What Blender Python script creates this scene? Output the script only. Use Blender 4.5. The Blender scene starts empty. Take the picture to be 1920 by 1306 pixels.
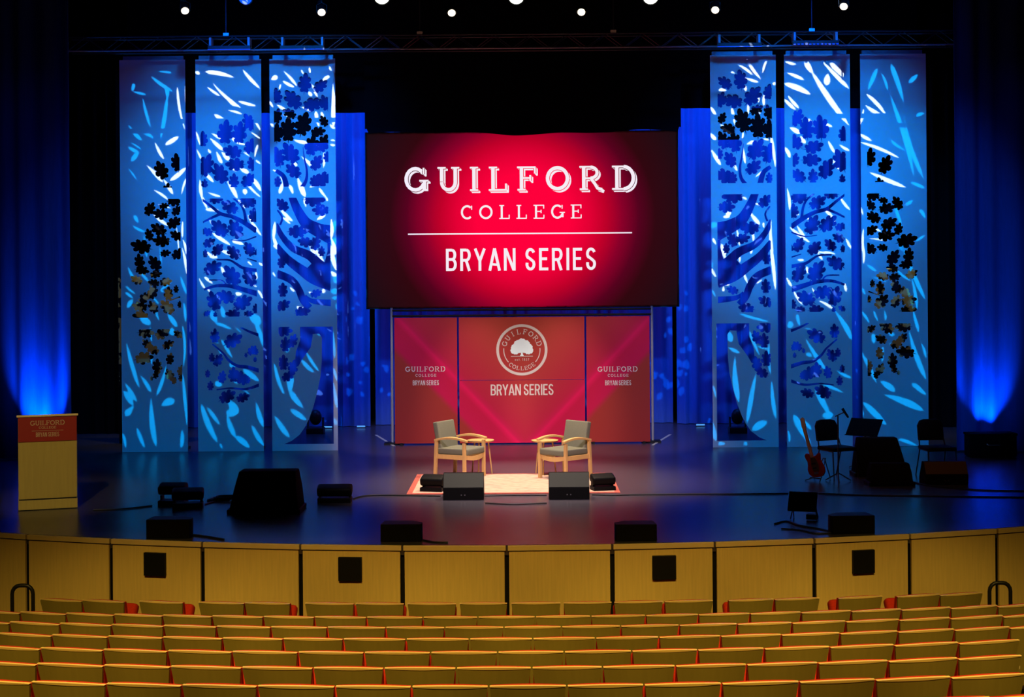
import bpy, bmesh, math, random
import numpy as np
from mathutils import Vector, Matrix
from mathutils.geometry import delaunay_2d_cdt
random.seed(7)
S = bpy.context.scene
COL = S.collection
R = math.radians
# ------------------------------------------------------------------ camera, world, exposure
F = 2840.0; CX, CY = 982.0, 518.0; CAMZ = 3.2; ROLL = R(0.45)
cam_d = bpy.data.cameras.new('camera'); cam = bpy.data.objects.new('camera', cam_d); COL.objects.link(cam)
cam_d.sensor_width = 36; cam_d.lens = F/1920*36; cam_d.clip_end = 200
cam_d.shift_x = -(CX-960)/1920; cam_d.shift_y = (CY-653)/1920
cam.matrix_world = Matrix.Translation((0,0,CAMZ)) @ Matrix.Rotation(R(90),4,'X') @ Matrix.Rotation(-ROLL,4,'Z')
S.camera = cam
S.view_settings.view_transform = 'Standard'; S.view_settings.look = 'None'
S.view_settings.gamma = 1; S.view_settings.exposure = 0; S.view_settings.use_curve_mapping = False
w = bpy.data.worlds.new('world'); S.world = w; w.use_nodes = True
w.node_tree.nodes['Background'].inputs[0].default_value = (0.15,0.2,1,1)
w.node_tree.nodes['Background'].inputs[1].default_value = 0.0
try:
    S.cycles.use_denoising = True; S.cycles.max_bounces = 6; S.cycles.sample_clamp_indirect = 3
except Exception: pass

def unroll(x, y):
    dx, dy = x-CX, y-CY; c, s = math.cos(ROLL), math.sin(ROLL)
    return CX+dx*c-dy*s, CY+dx*s+dy*c
def P(x, y, d):
    a, b = unroll(x, y); return Vector(((a-CX)*d/F, d, CAMZ-(b-CY)*d/F))
def G(x, y, z=0.0):
    a, b = unroll(x, y); d = F*(CAMZ-z)/(b-CY); return Vector(((a-CX)*d/F, d, z))

def light(name, kind, loc, aim, power, color, size=0.1, angle=40, blend=0.3, parent=None, size_y=None):
    l = bpy.data.lights.new(name, kind); l.energy = power; l.color = color
    if kind == 'SPOT': l.spot_size = R(angle); l.spot_blend = blend; l.shadow_soft_size = size
    elif kind == 'AREA':
        l.size = size
        if size_y: l.shape = 'RECTANGLE'; l.size_y = size_y
    else: l.shadow_soft_size = size
    o = bpy.data.objects.new(name, l); COL.objects.link(o)
    loc = Vector(loc); q = (Vector(aim)-loc).to_track_quat('-Z','Y')
    if parent is not None:
        o.parent = parent; loc = loc-parent.location
    o.location = loc; o.rotation_euler = q.to_euler()
    return o
# warm house light over the seats
for i, x in enumerate((-6.0,-3.6,-1.2,1.2,3.6,6.0)):
    light('house_light', 'SPOT', (x,5.0,10), (x,13.6,-1.2), 2000, (1.0,0.66,0.12), 0.15, 37, 0.35)
for x in (-5.2,-2.6,0,2.6,5.2):
    light('overhead_house_light', 'SPOT', (x,11.5,10), (x,12.6,-1.2), 900, (1.0,0.62,0.18), 0.15, 50, 0.5)
light('stage_wash', 'SPOT', (0,12.5,9.5), (0,24.0,0.2), 6200, (1.0,0.80,0.88), 0.2, 31, 1.0)
light('band_warmth', 'SPOT', (4.0,14,10), (5.6,24,0.4), 420, (1.0,0.45,0.22), 0.2, 20, 0.8)
light('lectern_light', 'SPOT', (-5.0,6,10), (-6.6,21.2,0.7), 3600, (1.0,0.80,0.30), 0.15, 8, 0.7)
# blue washes and curtain lights
BLUE = (0.0,0.22,1.0)
for s in (-1, 1):
    light('blue_panel_wash', 'SPOT', (s*2.6,12.0,9.0), (s*4.75,28.1,5.35), 24000, (0.0,0.20,1.0), 0.25, 22, 1.0)
    light('teal_panel_wash', 'SPOT', (s*2.8,12.0,9.0), (s*5.45,28.1,2.9), 4600, (0.0,0.26,1.0), 0.25, 30, 0.5)
    light('truss_blue_glow', 'SPOT', (s*5.5,25.0,8.0), (s*5.5,27.15,7.35), 60, (0.0,0.08,1.0), 0.3, 110, 0.8)
    light('curtain_wash', 'AREA', (s*4.2,31.1,7.4), (s*4.2,32.6,3.6), 175, (0.0,0.16,1.0), 5.6, size_y=0.3)
    light('curtain_floor_wash', 'AREA', (s*3.0,31.4,0.25), (s*3.0,32.6,2.6), 12, (0.0,0.10,1.0), 1.2, size_y=0.2)
    light('dim_stage_warmth', 'SPOT', (s*3,9,10), (s*5.6,28,5), 50, (1.0,0.42,0.25), 0.4, 40, 0.6)
    light('board_fill_glow', 'SPOT', (s*6.95,28.75,6.0), (s*6.95,29.6,2.3), 170, (1.0,0.80,0.22), 0.1, 50, 0.9)  # unseen warm spot added to brighten the painted boards behind the panels
    ux = -8.6 if s < 0 else 8.22
    light('curtain_uplight', 'SPOT', (ux,26.57,0.3), (ux,26.57+0.5,0.3+0.866), 1250, (0.0,0.17,1.0), 0.03, 62, 1.0)
    light('curtain_top_blue', 'SPOT', (s*6.5,20,9), (s*9,27,4), 70, (0.0,0.02,1.0), 0.3, 40, 0.8)

# ------------------------------------------------------------------ materials
def lin(r, g, b):
    f = lambda c: (c/255/12.92) if c/255 <= 0.04045 else ((c/255+0.055)/1.055)**2.4
    return (f(r), f(g), f(b), 1)
def mat(name, col, rough=0.5, metal=0.0, noise=0.12, scale=8.0, stretch=(1,1,1), bump=0.0, spec=0.5, emit=None, estr=0.0, coat=0.0):
    m = bpy.data.materials.new(name); m.use_nodes = True; nt = m.node_tree; b = nt.nodes['Principled BSDF']
    b.inputs['Roughness'].default_value = rough; b.inputs['Metallic'].default_value = metal
    b.inputs['Specular IOR Level'].default_value = spec; b.inputs['Coat Weight'].default_value = coat
    tc = nt.nodes.new('ShaderNodeTexCoord'); mp = nt.nodes.new('ShaderNodeMapping'); mp.inputs['Scale'].default_value = stretch
    nz = nt.nodes.new('ShaderNodeTexNoise'); nz.inputs['Scale'].default_value = scale; nz.inputs['Detail'].default_value = 4
    nt.links.new(tc.outputs['Object'], mp.inputs['Vector']); nt.links.new(mp.outputs[0], nz.inputs['Vector'])
    mx = nt.nodes.new('ShaderNodeMix'); mx.data_type = 'RGBA'
    c = col[:3]
    mx.inputs[6].default_value = (*[v*(1-noise) for v in c],1); mx.inputs[7].default_value = (*[min(1,v*(1+noise)) for v in c],1)
    nt.links.new(nz.outputs['Fac'], mx.inputs[0]); nt.links.new(mx.outputs[2], b.inputs['Base Color'])
    if bump:
        bp = nt.nodes.new('ShaderNodeBump'); bp.inputs['Strength'].default_value = bump; bp.inputs['Distance'].default_value = 0.01
        nt.links.new(nz.outputs['Fac'], bp.inputs['Height']); nt.links.new(bp.outputs[0], b.inputs['Normal'])
    if emit:
        b.inputs['Emission Color'].default_value = (*emit[:3],1); b.inputs['Emission Strength'].default_value = estr
    return m
M = {}
M['floor'] = mat('stage_floor_black', (0.062,0.055,0.075), 0.27, noise=0.5, scale=3, stretch=(0.6,6,1), spec=0.5)
M['black'] = mat('black_paint', (0.006,0.006,0.007), 0.6, spec=0.2)
M['void'] = mat('black_wall', (0.004,0.004,0.005), 0.95, spec=0.05)
M['velvet'] = mat('black_velvet', (0.008,0.005,0.006), 0.95, noise=0.4, scale=20, spec=0.05)
M['curtain'] = mat('blue_curtain', (0.05,0.13,0.46), 0.85, noise=0.15, scale=14, stretch=(4,4,0.3), spec=0.1)
M['darkcurtain'] = mat('side_curtain', (0.02,0.05,0.25), 0.9, noise=0.2, scale=10, stretch=(3,3,0.3), spec=0.1)
M['panel'] = mat('white_scenic_board', (0.70,0.68,0.66), 0.6, noise=0.04, scale=5, spec=0.2)
M['fascia'] = mat('golden_maple_veneer', (0.86,0.62,0.24), 0.5, noise=0.12, scale=5, stretch=(9,9,0.5), spec=0.25)
M['cap'] = mat('maple_cap', (0.85,0.64,0.34), 0.4, noise=0.1, scale=6, spec=0.4)
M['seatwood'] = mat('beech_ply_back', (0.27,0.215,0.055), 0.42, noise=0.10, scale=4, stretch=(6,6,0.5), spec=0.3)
M['seatedge_lit'] = mat('beech_ply_edge_lit', (0.92,0.66,0.26), 0.35, noise=0.05, scale=10, spec=0.5)  # far paler than the back: overhead light painted into the edge
M['redfabric'] = mat('red_upholstery', (0.50,0.03,0.015), 0.9, noise=0.2, scale=60, bump=0.2, spec=0.1)
M['metal'] = mat('dark_metal', (0.03,0.03,0.035), 0.4, metal=0.6)
M['chrome'] = mat('steel', (0.5,0.5,0.52), 0.3, metal=1)
M['wood'] = mat('blond_beech', (0.72,0.44,0.16), 0.4, noise=0.1, scale=6, stretch=(5,5,1), spec=0.4)
M['sage'] = mat('grey_green_upholstery', (0.17,0.17,0.125), 0.85, noise=0.1, scale=50, bump=0.1, spec=0.15)
M['cab'] = mat('speaker_cabinet_black', (0.0035,0.003,0.003), 0.6, noise=0.3, scale=40, spec=0.12)
M['grille'] = mat('speaker_grille_grey', (0.024,0.027,0.019), 0.6, noise=0.25, scale=120, spec=0.3)
M['browngrille'] = mat('brown_grille', (0.10,0.05,0.015), 0.6, noise=0.25, scale=120, spec=0.3)
M['cloth'] = mat('black_cover_cloth', (0.010,0.008,0.008), 0.95, noise=0.3, scale=20, bump=0.4, spec=0.05)
M['rubber'] = mat('black_cable', (0.012,0.011,0.010), 0.5)
M['truss'] = mat('truss_aluminium', (0.05,0.05,0.06), 0.4, metal=0.5)
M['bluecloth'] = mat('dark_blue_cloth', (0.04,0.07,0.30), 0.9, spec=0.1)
M['bluepipe'] = mat('painted_pipe', (0.35,0.35,0.4), 0.4, metal=0.3)
M['printwhite'] = mat('printed_white', (0.58,0.53,0.48), 0.6, noise=0.03)
M['printcyan'] = mat('printed_pale_cyan', (0.80,0.98,0.98), 0.5, noise=0.03)
M['lectern'] = mat('lectern_maple', (0.50,0.36,0.11), 0.45, noise=0.12, scale=4, stretch=(10,10,0.6), spec=0.3)
M['signred'] = mat('sign_red', (0.33,0.012,0.012), 0.5, noise=0.05)
M['signtext'] = mat('sign_lettering', (0.60,0.42,0.30), 0.5, noise=0.03)
M['aisle'] = mat('auditorium_carpet', (0.03,0.012,0.01), 0.95, noise=0.3, scale=30)
M['cherry'] = mat('cherry_guitar', (0.42,0.015,0.01), 0.25, noise=0.15, scale=3, coat=0.5)
M['neckwood'] = mat('guitar_neck_maple', (0.62,0.30,0.14), 0.35)
M['tape'] = mat('pale_tape', (0.5,0.5,0.42), 0.6)
M['tan'] = mat('tan_plywood', (0.42,0.33,0.14), 0.7, noise=0.25, scale=4)
def leaf_light():  # yellow light and its leaf shadows, painted as tan and black blotches
    m = mat('painted_leaf_light', (0.42,0.35,0.13), 0.7, scale=4.5, spec=0.1); nt = m.node_tree; nz = [n for n in nt.nodes if n.type == 'TEX_NOISE'][0]
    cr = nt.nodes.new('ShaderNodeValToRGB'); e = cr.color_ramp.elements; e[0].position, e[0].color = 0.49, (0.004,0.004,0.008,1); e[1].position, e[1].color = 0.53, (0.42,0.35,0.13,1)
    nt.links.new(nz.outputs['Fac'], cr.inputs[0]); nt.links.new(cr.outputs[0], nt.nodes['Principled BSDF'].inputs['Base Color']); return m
M['leaf_light'] = leaf_light()
M['beige'] = mat('beige_plastic', (0.62,0.52,0.34), 0.5)
M['lampwarm'] = mat('warm_lamp_lens', (0.8,0.8,0.7), 0.3, emit=(1,0.86,0.60), estr=2.6)
M['lampwhite'] = mat('white_led_lens', (0.8,0.8,0.8), 0.3, emit=(0.95,1,0.82), estr=4.0)
M['lampblue'] = mat('blue_led_lens', (0.1,0.1,0.5), 0.3, emit=(0.0,0.08,1.0), estr=0.45)
M['lampcyan'] = mat('cyan_led_strip', (0.1,0.1,0.5), 0.3, emit=(0.10,0.45,1.0), estr=0.8)

def backdrop_mat():
    m = bpy.data.materials.new('printed_red_backdrop'); m.use_nodes = True; nt = m.node_tree; b = nt.nodes['Principled BSDF']
    b.inputs['Roughness'].default_value = 0.7; b.inputs['Specular IOR Level'].default_value = 0.15
    g = nt.nodes.new('ShaderNodeNewGeometry'); sp = nt.nodes.new('ShaderNodeSeparateXYZ'); nt.links.new(g.outputs['Position'], sp.inputs[0])
    def mth(op, a, bb=None, c=None):
        n = nt.nodes.new('ShaderNodeMath'); n.operation = op
        for i, v in enumerate((a, bb, c)):
            if v is None: continue
            if isinstance(v, (int, float)): n.inputs[i].default_value = v
            else: nt.links.new(v, n.inputs[i])
        return n.outputs[0]
    ax = mth('ABSOLUTE', sp.outputs[0])
    # printed ray coordinate, in centimetres from the top
    wv = mth('ADD', mth('MULTIPLY', ax, 103.0), mth('MULTIPLY_ADD', sp.outputs[2], -98.2, 262.2))
    t = mth('DIVIDE', wv, 500.0)
    cr = nt.nodes.new('ShaderNodeValToRGB'); nt.links.new(t, cr.inputs[0]); e = cr.color_ramp.elements
    base = (0.36,0.045,0.03,1)
    stops = [(0.0,base),(0.16,base),(0.30,(0.36,0.032,0.032,1)),(0.42,(0.36,0.018,0.035,1)),(0.505,(0.38,0.010,0.04,1)),(0.53,(0.44,0.006,0.055,1)),
             (0.545,(0.58,0.004,0.075,1)),(0.575,(0.42,0.004,0.045,1)),(0.66,(0.44,0.004,0.055,1)),(0.69,(0.27,0.026,0.020,1)),(0.80,(0.27,0.025,0.022,1)),(1.0,(0.27,0.022,0.022,1))]
    e[0].position, e[0].color = stops[0]; e[1].position, e[1].color = stops[-1]
    for p, c in stops[1:-1]:
        n = e.new(p); n.color = c
    nt.links.new(cr.outputs[0], b.inputs['Base Color'])
    return m
M['backdrop'] = backdrop_mat()
D_SCR = 29.6
def screen_mat():
    m = bpy.data.materials.new('red_glow_screen'); m.use_nodes = True; nt = m.node_tree; b = nt.nodes['Principled BSDF']
    b.inputs['Base Color'].default_value = (0.002,0.002,0.002,1); b.inputs['Roughness'].default_value = 0.9; b.inputs['Specular IOR Level'].default_value = 0.02
    g = nt.nodes.new('ShaderNodeNewGeometry'); sub = nt.nodes.new('ShaderNodeVectorMath'); sub.operation = 'DISTANCE'
    c = P(980,408,D_SCR); mp = nt.nodes.new('ShaderNodeVectorMath'); mp.operation = 'MULTIPLY'; mp.inputs[1].default_value = (1,0,1.06)
    nt.links.new(g.outputs['Position'], mp.inputs[0]); nt.links.new(mp.outputs[0], sub.inputs[0]); sub.inputs[1].default_value = (c.x,0,c.z*1.06)
    dv = nt.nodes.new('ShaderNodeMath'); dv.operation = 'DIVIDE'; dv.inputs[1].default_value = 3.6; nt.links.new(sub.outputs['Value'], dv.inputs[0])
    cr = nt.nodes.new('ShaderNodeValToRGB'); nt.links.new(dv.outputs[0], cr.inputs[0]); e = cr.color_ramp.elements
    st = [(0.0,(1,0,0.045,1)),(0.25,(1,0,0.045,1)),(0.36,(0.78,0,0.035,1)),(0.45,(0.52,0,0.022,1)),(0.54,(0.25,0.0,0.022,1)),(0.63,(0.09,0.0005,0.012,1)),(0.72,(0.03,0.002,0.004,1)),(1.0,(0.008,0.004,0.006,1))]
    e[0].position, e[0].color = st[0]; e[1].position, e[1].color = st[-1]
    for p, c2 in st[1:-1]: e.new(p).color = c2
    nt.links.new(cr.outputs[0], b.inputs['Emission Color']); b.inputs['Emission Strength'].default_value = 1.0
    return m
M['screen'] = screen_mat()
M['screentext'] = mat('screen_white', (0.01,0.01,0.01), 0.5, emit=(0.92,0.84,0.90), estr=1.0)
def rug_mat():
    m = bpy.data.materials.new('oriental_rug'); m.use_nodes = True; nt = m.node_tree; b = nt.nodes['Principled BSDF']
    b.inputs['Roughness'].default_value = 0.95; b.inputs['Specular IOR Level'].default_value = 0.05
    tc = nt.nodes.new('ShaderNodeTexCoord'); v = nt.nodes.new('ShaderNodeTexVoronoi'); v.inputs['Scale'].default_value = 9
    n = nt.nodes.new('ShaderNodeTexNoise'); n.inputs['Scale'].default_value = 7
    nt.links.new(tc.outputs['Object'], v.inputs['Vector']); nt.links.new(tc.outputs['Object'], n.inputs['Vector'])
    cr = nt.nodes.new('ShaderNodeValToRGB'); cr.color_ramp.elements[0].color = (0.62,0.40,0.28,1); cr.color_ramp.elements[0].position = 0.2
    cr.color_ramp.elements[1].color = (0.50,0.24,0.18,1); cr.color_ramp.elements[1].position = 0.75
    nt.links.new(v.outputs['Distance'], cr.inputs[0])
    mx = nt.nodes.new('ShaderNodeMix'); mx.data_type = 'RGBA'; mx.inputs[7].default_value = (0.66,0.50,0.38,1)
    nt.links.new(n.outputs['Fac'], mx.inputs[0]); nt.links.new(cr.outputs[0], mx.inputs[6]); nt.links.new(mx.outputs[2], b.inputs['Base Color'])
    return m
M['rug'] = rug_mat()
M['rugedge'] = mat('rug_border_red', (0.50,0.10,0.07), 0.95, noise=0.3, scale=14)

# ------------------------------------------------------------------ mesh helpers
class MB:
    def __init__(s): s.v = []; s.f = []
    def add(s, vs, fs, mtx=None):
        n = len(s.v)
        for p in vs:
            p = Vector(p)
            if mtx is not None: p = mtx @ p
            s.v.append(tuple(p))
        s.f += [tuple(i+n for i in f) for f in fs]
        return s
    def box(s, c, d, mtx=None, rot=None):
        x, y, z = [k/2 for k in d]; vs = [(a,b,e) for a in (-x,x) for b in (-y,y) for e in (-z,z)]
        mm = Matrix.Translation(c)
        if rot: mm = mm @ rot
        if mtx is not None: mm = mtx @ mm
        return s.add(vs, [(0,1,3,2),(4,6,7,5),(0,4,5,1),(2,3,7,6),(0,2,6,4),(1,5,7,3)], mm)
    def cyl(s, a, b, r0, r1=None, n=12, mtx=None):
        if r1 is None: r1 = r0
        a, b = Vector(a), Vector(b); d = (b-a); q = d.to_track_quat('Z','Y').to_matrix().to_4x4(); L = d.length
        vs = []
        for k, (r, z) in enumerate(((r0,0),(r1,L))):
            for i in range(n):
                t = 2*math.pi*i/n; vs.append((r*math.cos(t), r*math.sin(t), z))
        fs = [(i,(i+1)%n,n+(i+1)%n,n+i) for i in range(n)]+[tuple(range(n))[::-1], tuple(range(n,2*n))]
        mm = Matrix.Translation(a) @ q
        return s.add(vs, fs, (mtx @ mm) if mtx is not None else mm)
    def tube(s, pts, r, n=8, closed=False):
        pts = [Vector(p) for p in pts]; rings = []; m = len(pts)
        up = None
        for i, p in enumerate(pts):
            t = (pts[min(i+1,m-1)]-pts[max(i-1,0)]).normalized()
            if up is None:
                up = t.cross(Vector((0,0,1)));
                if up.length < 1e-3: up = t.cross(Vector((0,1,0)))
                up.normalize()
            up = (up - t*up.dot(t)).normalized(); w2 = t.cross(up)
            rr = r[i] if isinstance(r, (list,tuple)) else r
            rings.append([p+up*rr*math.cos(2*math.pi*k/n)+w2*rr*math.sin(2*math.pi*k/n) for k in range(n)])
        vs = [q for rg in rings for q in rg]
        fs = [(i*n+k, i*n+(k+1)%n, (i+1)*n+(k+1)%n, (i+1)*n+k) for i in range(m-1) for k in range(n)]
        fs += [tuple(range(n))[::-1], tuple((m-1)*n+k for k in range(n))]
        return s.add(vs, fs)
    def prism(s, poly, lo, hi, axis='z', mtx=None):
        n = len(poly)
        def p3(a, b, h): return {'z':(a,b,h),'y':(a,h,b),'x':(h,a,b)}[axis]
        vs = [p3(a,b,lo) for a,b in poly]+[p3(a,b,hi) for a,b in poly]
        fs = [tuple(range(n))[::-1], tuple(range(n,2*n))]+[(i,(i+1)%n,n+(i+1)%n,n+i) for i in range(n)]
        return s.add(vs, fs, mtx)
    def sphere(s, c, r, n=12, m=8, mtx=None):
        if not isinstance(r, (tuple,list)): r = (r,r,r)
        vs = [(c[0],c[1],c[2]+r[2])]
        for j in range(1,m):
            t = math.pi*j/m
            for i in range(n):
                u = 2*math.pi*i/n; vs.append((c[0]+r[0]*math.sin(t)*math.cos(u), c[1]+r[1]*math.sin(t)*math.sin(u), c[2]+r[2]*math.cos(t)))
        vs.append((c[0],c[1],c[2]-r[2])); L = len(vs)-1
        fs = [(0,1+i,1+(i+1)%n) for i in range(n)]
        for j in range(m-2):
            fs += [(1+j*n+i,1+(j+1)*n+i,1+(j+1)*n+(i+1)%n,1+j*n+(i+1)%n) for i in range(n)]
        fs += [(L,1+(m-2)*n+(i+1)%n,1+(m-2)*n+i) for i in range(n)]
        return s.add(vs, fs, mtx)
    def build(s, name, m, parent=None, bevel=0, smooth=False, seg=2):
        me = bpy.data.meshes.new(name); me.from_pydata(s.v, [], s.f)
        bm = bmesh.new(); bm.from_mesh(me); bmesh.ops.recalc_face_normals(bm, faces=bm.faces)
        if bevel:
            es = [e for e in bm.edges if len(e.link_faces) == 2 and e.calc_face_angle(0) > 0.5]
            bmesh.ops.bevel(bm, geom=es, offset=bevel, segments=seg, affect='EDGES', profile=0.6, clamp_overlap=True)
        bm.to_mesh(me); bm.free()
        if smooth:
            me.polygons.foreach_set('use_smooth', [True]*len(me.polygons))
            try: me.set_sharp_from_angle(angle=R(45))
            except Exception: pass
        me.materials.append(M[m] if isinstance(m, str) else m)
        o = bpy.data.objects.new(name, me); COL.objects.link(o)
        if parent is not None: o.parent = parent
        return o
def thing(name, label, cat, loc=(0,0,0), rz=0, group=None):
    o = bpy.data.objects.new(name, None); COL.objects.link(o); o.empty_display_size = 0.1
    o.location = loc; o.rotation_euler = (0,0,rz); o['label'] = label; o['category'] = cat
    if group: o['group'] = group
    return o
def tag(o, label, cat, group=None, kind=None):
    o['label'] = label; o['category'] = cat
    if group: o['group'] = group
    if kind: o['kind'] = kind
    return o
def struct(o, label=None):
    o['kind'] = 'structure'
    if label: o['label'] = label
    return o
def copy_tree(o, parent=None):
    c = o.copy(); COL.objects.link(c); c.parent = parent
    for ch in list(o.children): copy_tree(ch, c)
    return c

# 2-D shape cutting: triangulate all outlines together and keep the triangles wanted
def inside(pts, poly):
    x, y = pts[:,0], pts[:,1]; res = np.zeros(len(pts), bool); n = len(poly)
    px = np.array([p[0] for p in poly]); py = np.array([p[1] for p in poly])
    sel = (x >= px.min()) & (x <= px.max()) & (y >= py.min()) & (y <= py.max())
    if not sel.any(): return res
    xs, ys = x[sel], y[sel]; r = np.zeros(len(xs), bool)
    for i in range(n):
        x1, y1, x2, y2 = px[i], py[i], px[(i+1)%n], py[(i+1)%n]
        if y1 == y2: continue
        c = ((y1 > ys) != (y2 > ys)) & (xs < (x2-x1)*(ys-y1)/(y2-y1)+x1)
        r ^= c
    res[sel] = r; return res
def any_in(pts, polys):
    r = np.zeros(len(pts), bool)
    for p in polys: r |= inside(pts, p)
    return r
def cut(polys, keep, thick, to3, name, m, parent=None):
    """polys: all outlines (constraints); keep(centroids)->mask; to3(x,y,k) maps to space, k=0 front, 1 back"""
    vs = []; es = []
    for p in polys:
        n0 = len(vs); vs += [Vector((a,b)) for a,b in p]; n = len(p)
        es += [(n0+i, n0+(i+1)%n) for i in range(n)]
    ov, oe, of, _, _, _ = delaunay_2d_cdt(vs, es, [], 0, 1e-5)
    V = np.array([(v.x,v.y) for v in ov]); T = np.array([f for f in of if len(f) == 3])
    cen = V[T].mean(axis=1); T = T[keep(cen)]
    cnt = {}
    for a,b,c in T:
        for e in ((a,b),(b,c),(c,a)): cnt[(min(e),max(e))] = cnt.get((min(e),max(e)), 0)+1
    used = sorted(set(T.flatten().tolist())); idx = {u:i for i,u in enumerate(used)}; n = len(used)
    mb = MB(); mb.v = [tuple(to3(V[u][0], V[u][1], 0)) for u in used]+[tuple(to3(V[u][0], V[u][1], 1)) for u in used]
    for a,b,c in T:
        a,b,c = idx[a],idx[b],idx[c]; mb.f.append((a,b,c)); mb.f.append((n+c,n+b,n+a))
    for (a,b),k in cnt.items():
        if k == 1: a,b = idx[a],idx[b]; mb.f.append((a,b,n+b,n+a))
    return mb.build(name, m, parent)

# ------------------------------------------------------------------ lettering
def seg(p, q, t):
    p, q = Vector(p), Vector(q); d = (q-p)
    if d.length < 1e-6: return []
    n = Vector((-d.y,d.x)).normalized()*t/2
    return [[tuple(p+n),tuple(q+n),tuple(q-n),tuple(p-n)]]
def disc(p, r, n=10): return [[(p[0]+r*math.cos(2*math.pi*i/n), p[1]+r*math.sin(2*math.pi*i/n)) for i in range(n)]]
def pl(pts, t):
    o = []
    for i in range(len(pts)-1): o += seg(pts[i], pts[i+1], t)
    for p in pts[1:-1]: o += disc(p, t/2)
    return o
def arc(cx, cy, rx, ry, a0, a1, t, n=14):
    return pl([(cx+rx*math.cos(R(a0+(a1-a0)*i/n)), cy+ry*math.sin(R(a0+(a1-a0)*i/n))) for i in range(n+1)], t)
def glyph(ch, style, ex=0.0):
    if style == 'serif':
        t = 0.145+ex; s = 0.075+ex; h0, h1 = 0.04, 0.96; sw = 0.17+ex/2
        fx = lambda x, y: seg((x-sw,y),(x+sw,y), s)
        if ch == 'G': return 0.95, arc(.46,.5,.38,.44,48,335,t)+seg((.83,.44),(.83,.10),t)+seg((.62,.44),(1.0,.44),s)+seg((.80,.70),(.80,.97),s)
        if ch == 'C': return 0.86, arc(.46,.5,.38,.44,48,312,t)+seg((.78,.68),(.78,.97),s)
        if ch == 'U': return 0.95, seg((.2,h1),(.2,.4),t)+arc(.48,.38,.28,.32,180,360,t)+seg((.76,h1),(.76,.36),t)+fx(.2,h1)+fx(.76,h1)
        if ch == 'I': return 0.38, seg((.19,h0),(.19,h1),t)+fx(.19,h0)+fx(.19,h1)
        if ch == 'L': return 0.78, seg((.2,h0),(.2,h1),t)+fx(.2,h1)+seg((.02,h0),(.76,h0),s)+seg((.73,h0),(.73,.30),s)
        if ch == 'F': return 0.80, seg((.2,h0),(.2,h1),t)+fx(.2,h0)+seg((.02,h1),(.78,h1),s)+seg((.75,h1),(.75,.70),s)+seg((.2,.52),(.56,.52),s)+seg((.56,.40),(.56,.64),s)
        if ch == 'E': return 0.82, seg((.2,h0),(.2,h1),t)+seg((.02,h0),(.78,h0),s)+seg((.76,h0),(.76,.28),s)+seg((.02,h1),(.78,h1),s)+seg((.75,h1),(.75,.72),s)+seg((.2,.52),(.56,.52),s)+seg((.56,.40),(.56,.64),s)
        if ch == 'O': return 0.98, arc(.49,.5,.41,.43,0,360,t,24)
        if ch == 'R': return 0.95, seg((.2,h0),(.2,h1),t)+fx(.2,h0)+seg((.02,h1),(.5,h1),s)+arc(.48,.72,.27,.225,90,-90,t*.9,10)+seg((.2,.49),(.5,.49),s)+pl([(.5,.47),(.66,.25),(.76,.08),(.95,.02)],t*.85)
        if ch == 'D': return 1.0, seg((.22,h0),(.22,h1),t)+seg((.02,h1),(.5,h1),s)+seg((.02,h0),(.5,h0),s)+arc(.5,.5,.40,.455,90,-90,t,14)
    if style == 'sans':
        t = 0.125; a, b = 0.0, 1.0
        if ch == 'B': return 0.50, seg((.07,a),(.07,b),t)+seg((.02,b-t/2),(.28,b-t/2),t)+seg((.02,.52),(.28,.52),t)+seg((.02,t/2),(.28,t/2),t)+arc(.28,.725,.13,.21,90,-90,t,8)+arc(.28,.29,.15,.23,90,-90,t,8)
        if ch == 'R': return 0.50, seg((.07,a),(.07,b),t)+seg((.02,b-t/2),(.28,b-t/2),t)+seg((.02,.48),(.28,.48),t)+arc(.28,.71,.14,.23,90,-90,t,8)+seg((.27,.48),(.42,0),t)
        if ch == 'Y': return 0.50, seg((.04,b),(.25,.45),t)+seg((.46,b),(.25,.45),t)+seg((.25,.5),(.25,0),t)
        if ch == 'A': return 0.54, seg((.05,a),(.27,b),t)+seg((.49,a),(.27,b),t)+seg((.16,.29),(.40,.27),t*.8)
        if ch == 'N': return 0.54, seg((.07,a),(.07,b),t)+seg((.47,a),(.47,b),t)+seg((.09,b-.02),(.45,.02),t)
        if ch == 'S': return 0.48, arc(.24,.73,.16,.215,20,235,t,10)+seg((.13,.60),(.35,.42),t)+arc(.24,.275,.16,.215,45,-200,t,10)
        if ch == 'E': return 0.44, seg((.07,a),(.07,b),t)+seg((.02,b-t/2),(.42,b-t/2),t)+seg((.02,.52),(.37,.52),t)+seg((.02,t/2),(.42,t/2),t)
        if ch == 'I': return 0.16, seg((.08,a),(.08,b),t)
        if ch == ' ': return 0.14, []
        if ch == 'e': return 0.44, arc(.22,.25,.16,.2,0,320,.09,10)+seg((.06,.26),(.38,.26),.07)
        if ch == 's': return 0.38, arc(.19,.36,.12,.1,20,235,.08,6)+seg((.1,.3),(.28,.2),.08)+arc(.19,.14,.12,.1,45,-200,.08,6)
        if ch == 't': return 0.30, seg((.15,0),(.15,.75),.09)+seg((.02,.5),(.28,.5),.08)
        if ch == '.': return 0.16, disc((.08,.05),.06)
        if ch == '1': return 0.26, seg((.15,0),(.15,.8),.1)+seg((.15,.78),(.03,.65),.08)
        if ch == '8': return 0.46, arc(.22,.6,.13,.17,0,360,.09,12)+arc(.22,.22,.16,.19,0,360,.09,12)
        if ch == '3': return 0.42, arc(.18,.6,.13,.16,150,-90,.09,8)+arc(.18,.22,.15,.2,90,-150,.09,8)
        if ch == '7': return 0.42, seg((.02,.76),(.38,.76),.09)+seg((.38,.78),(.14,0),.1)
    return 0.4, []
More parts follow.
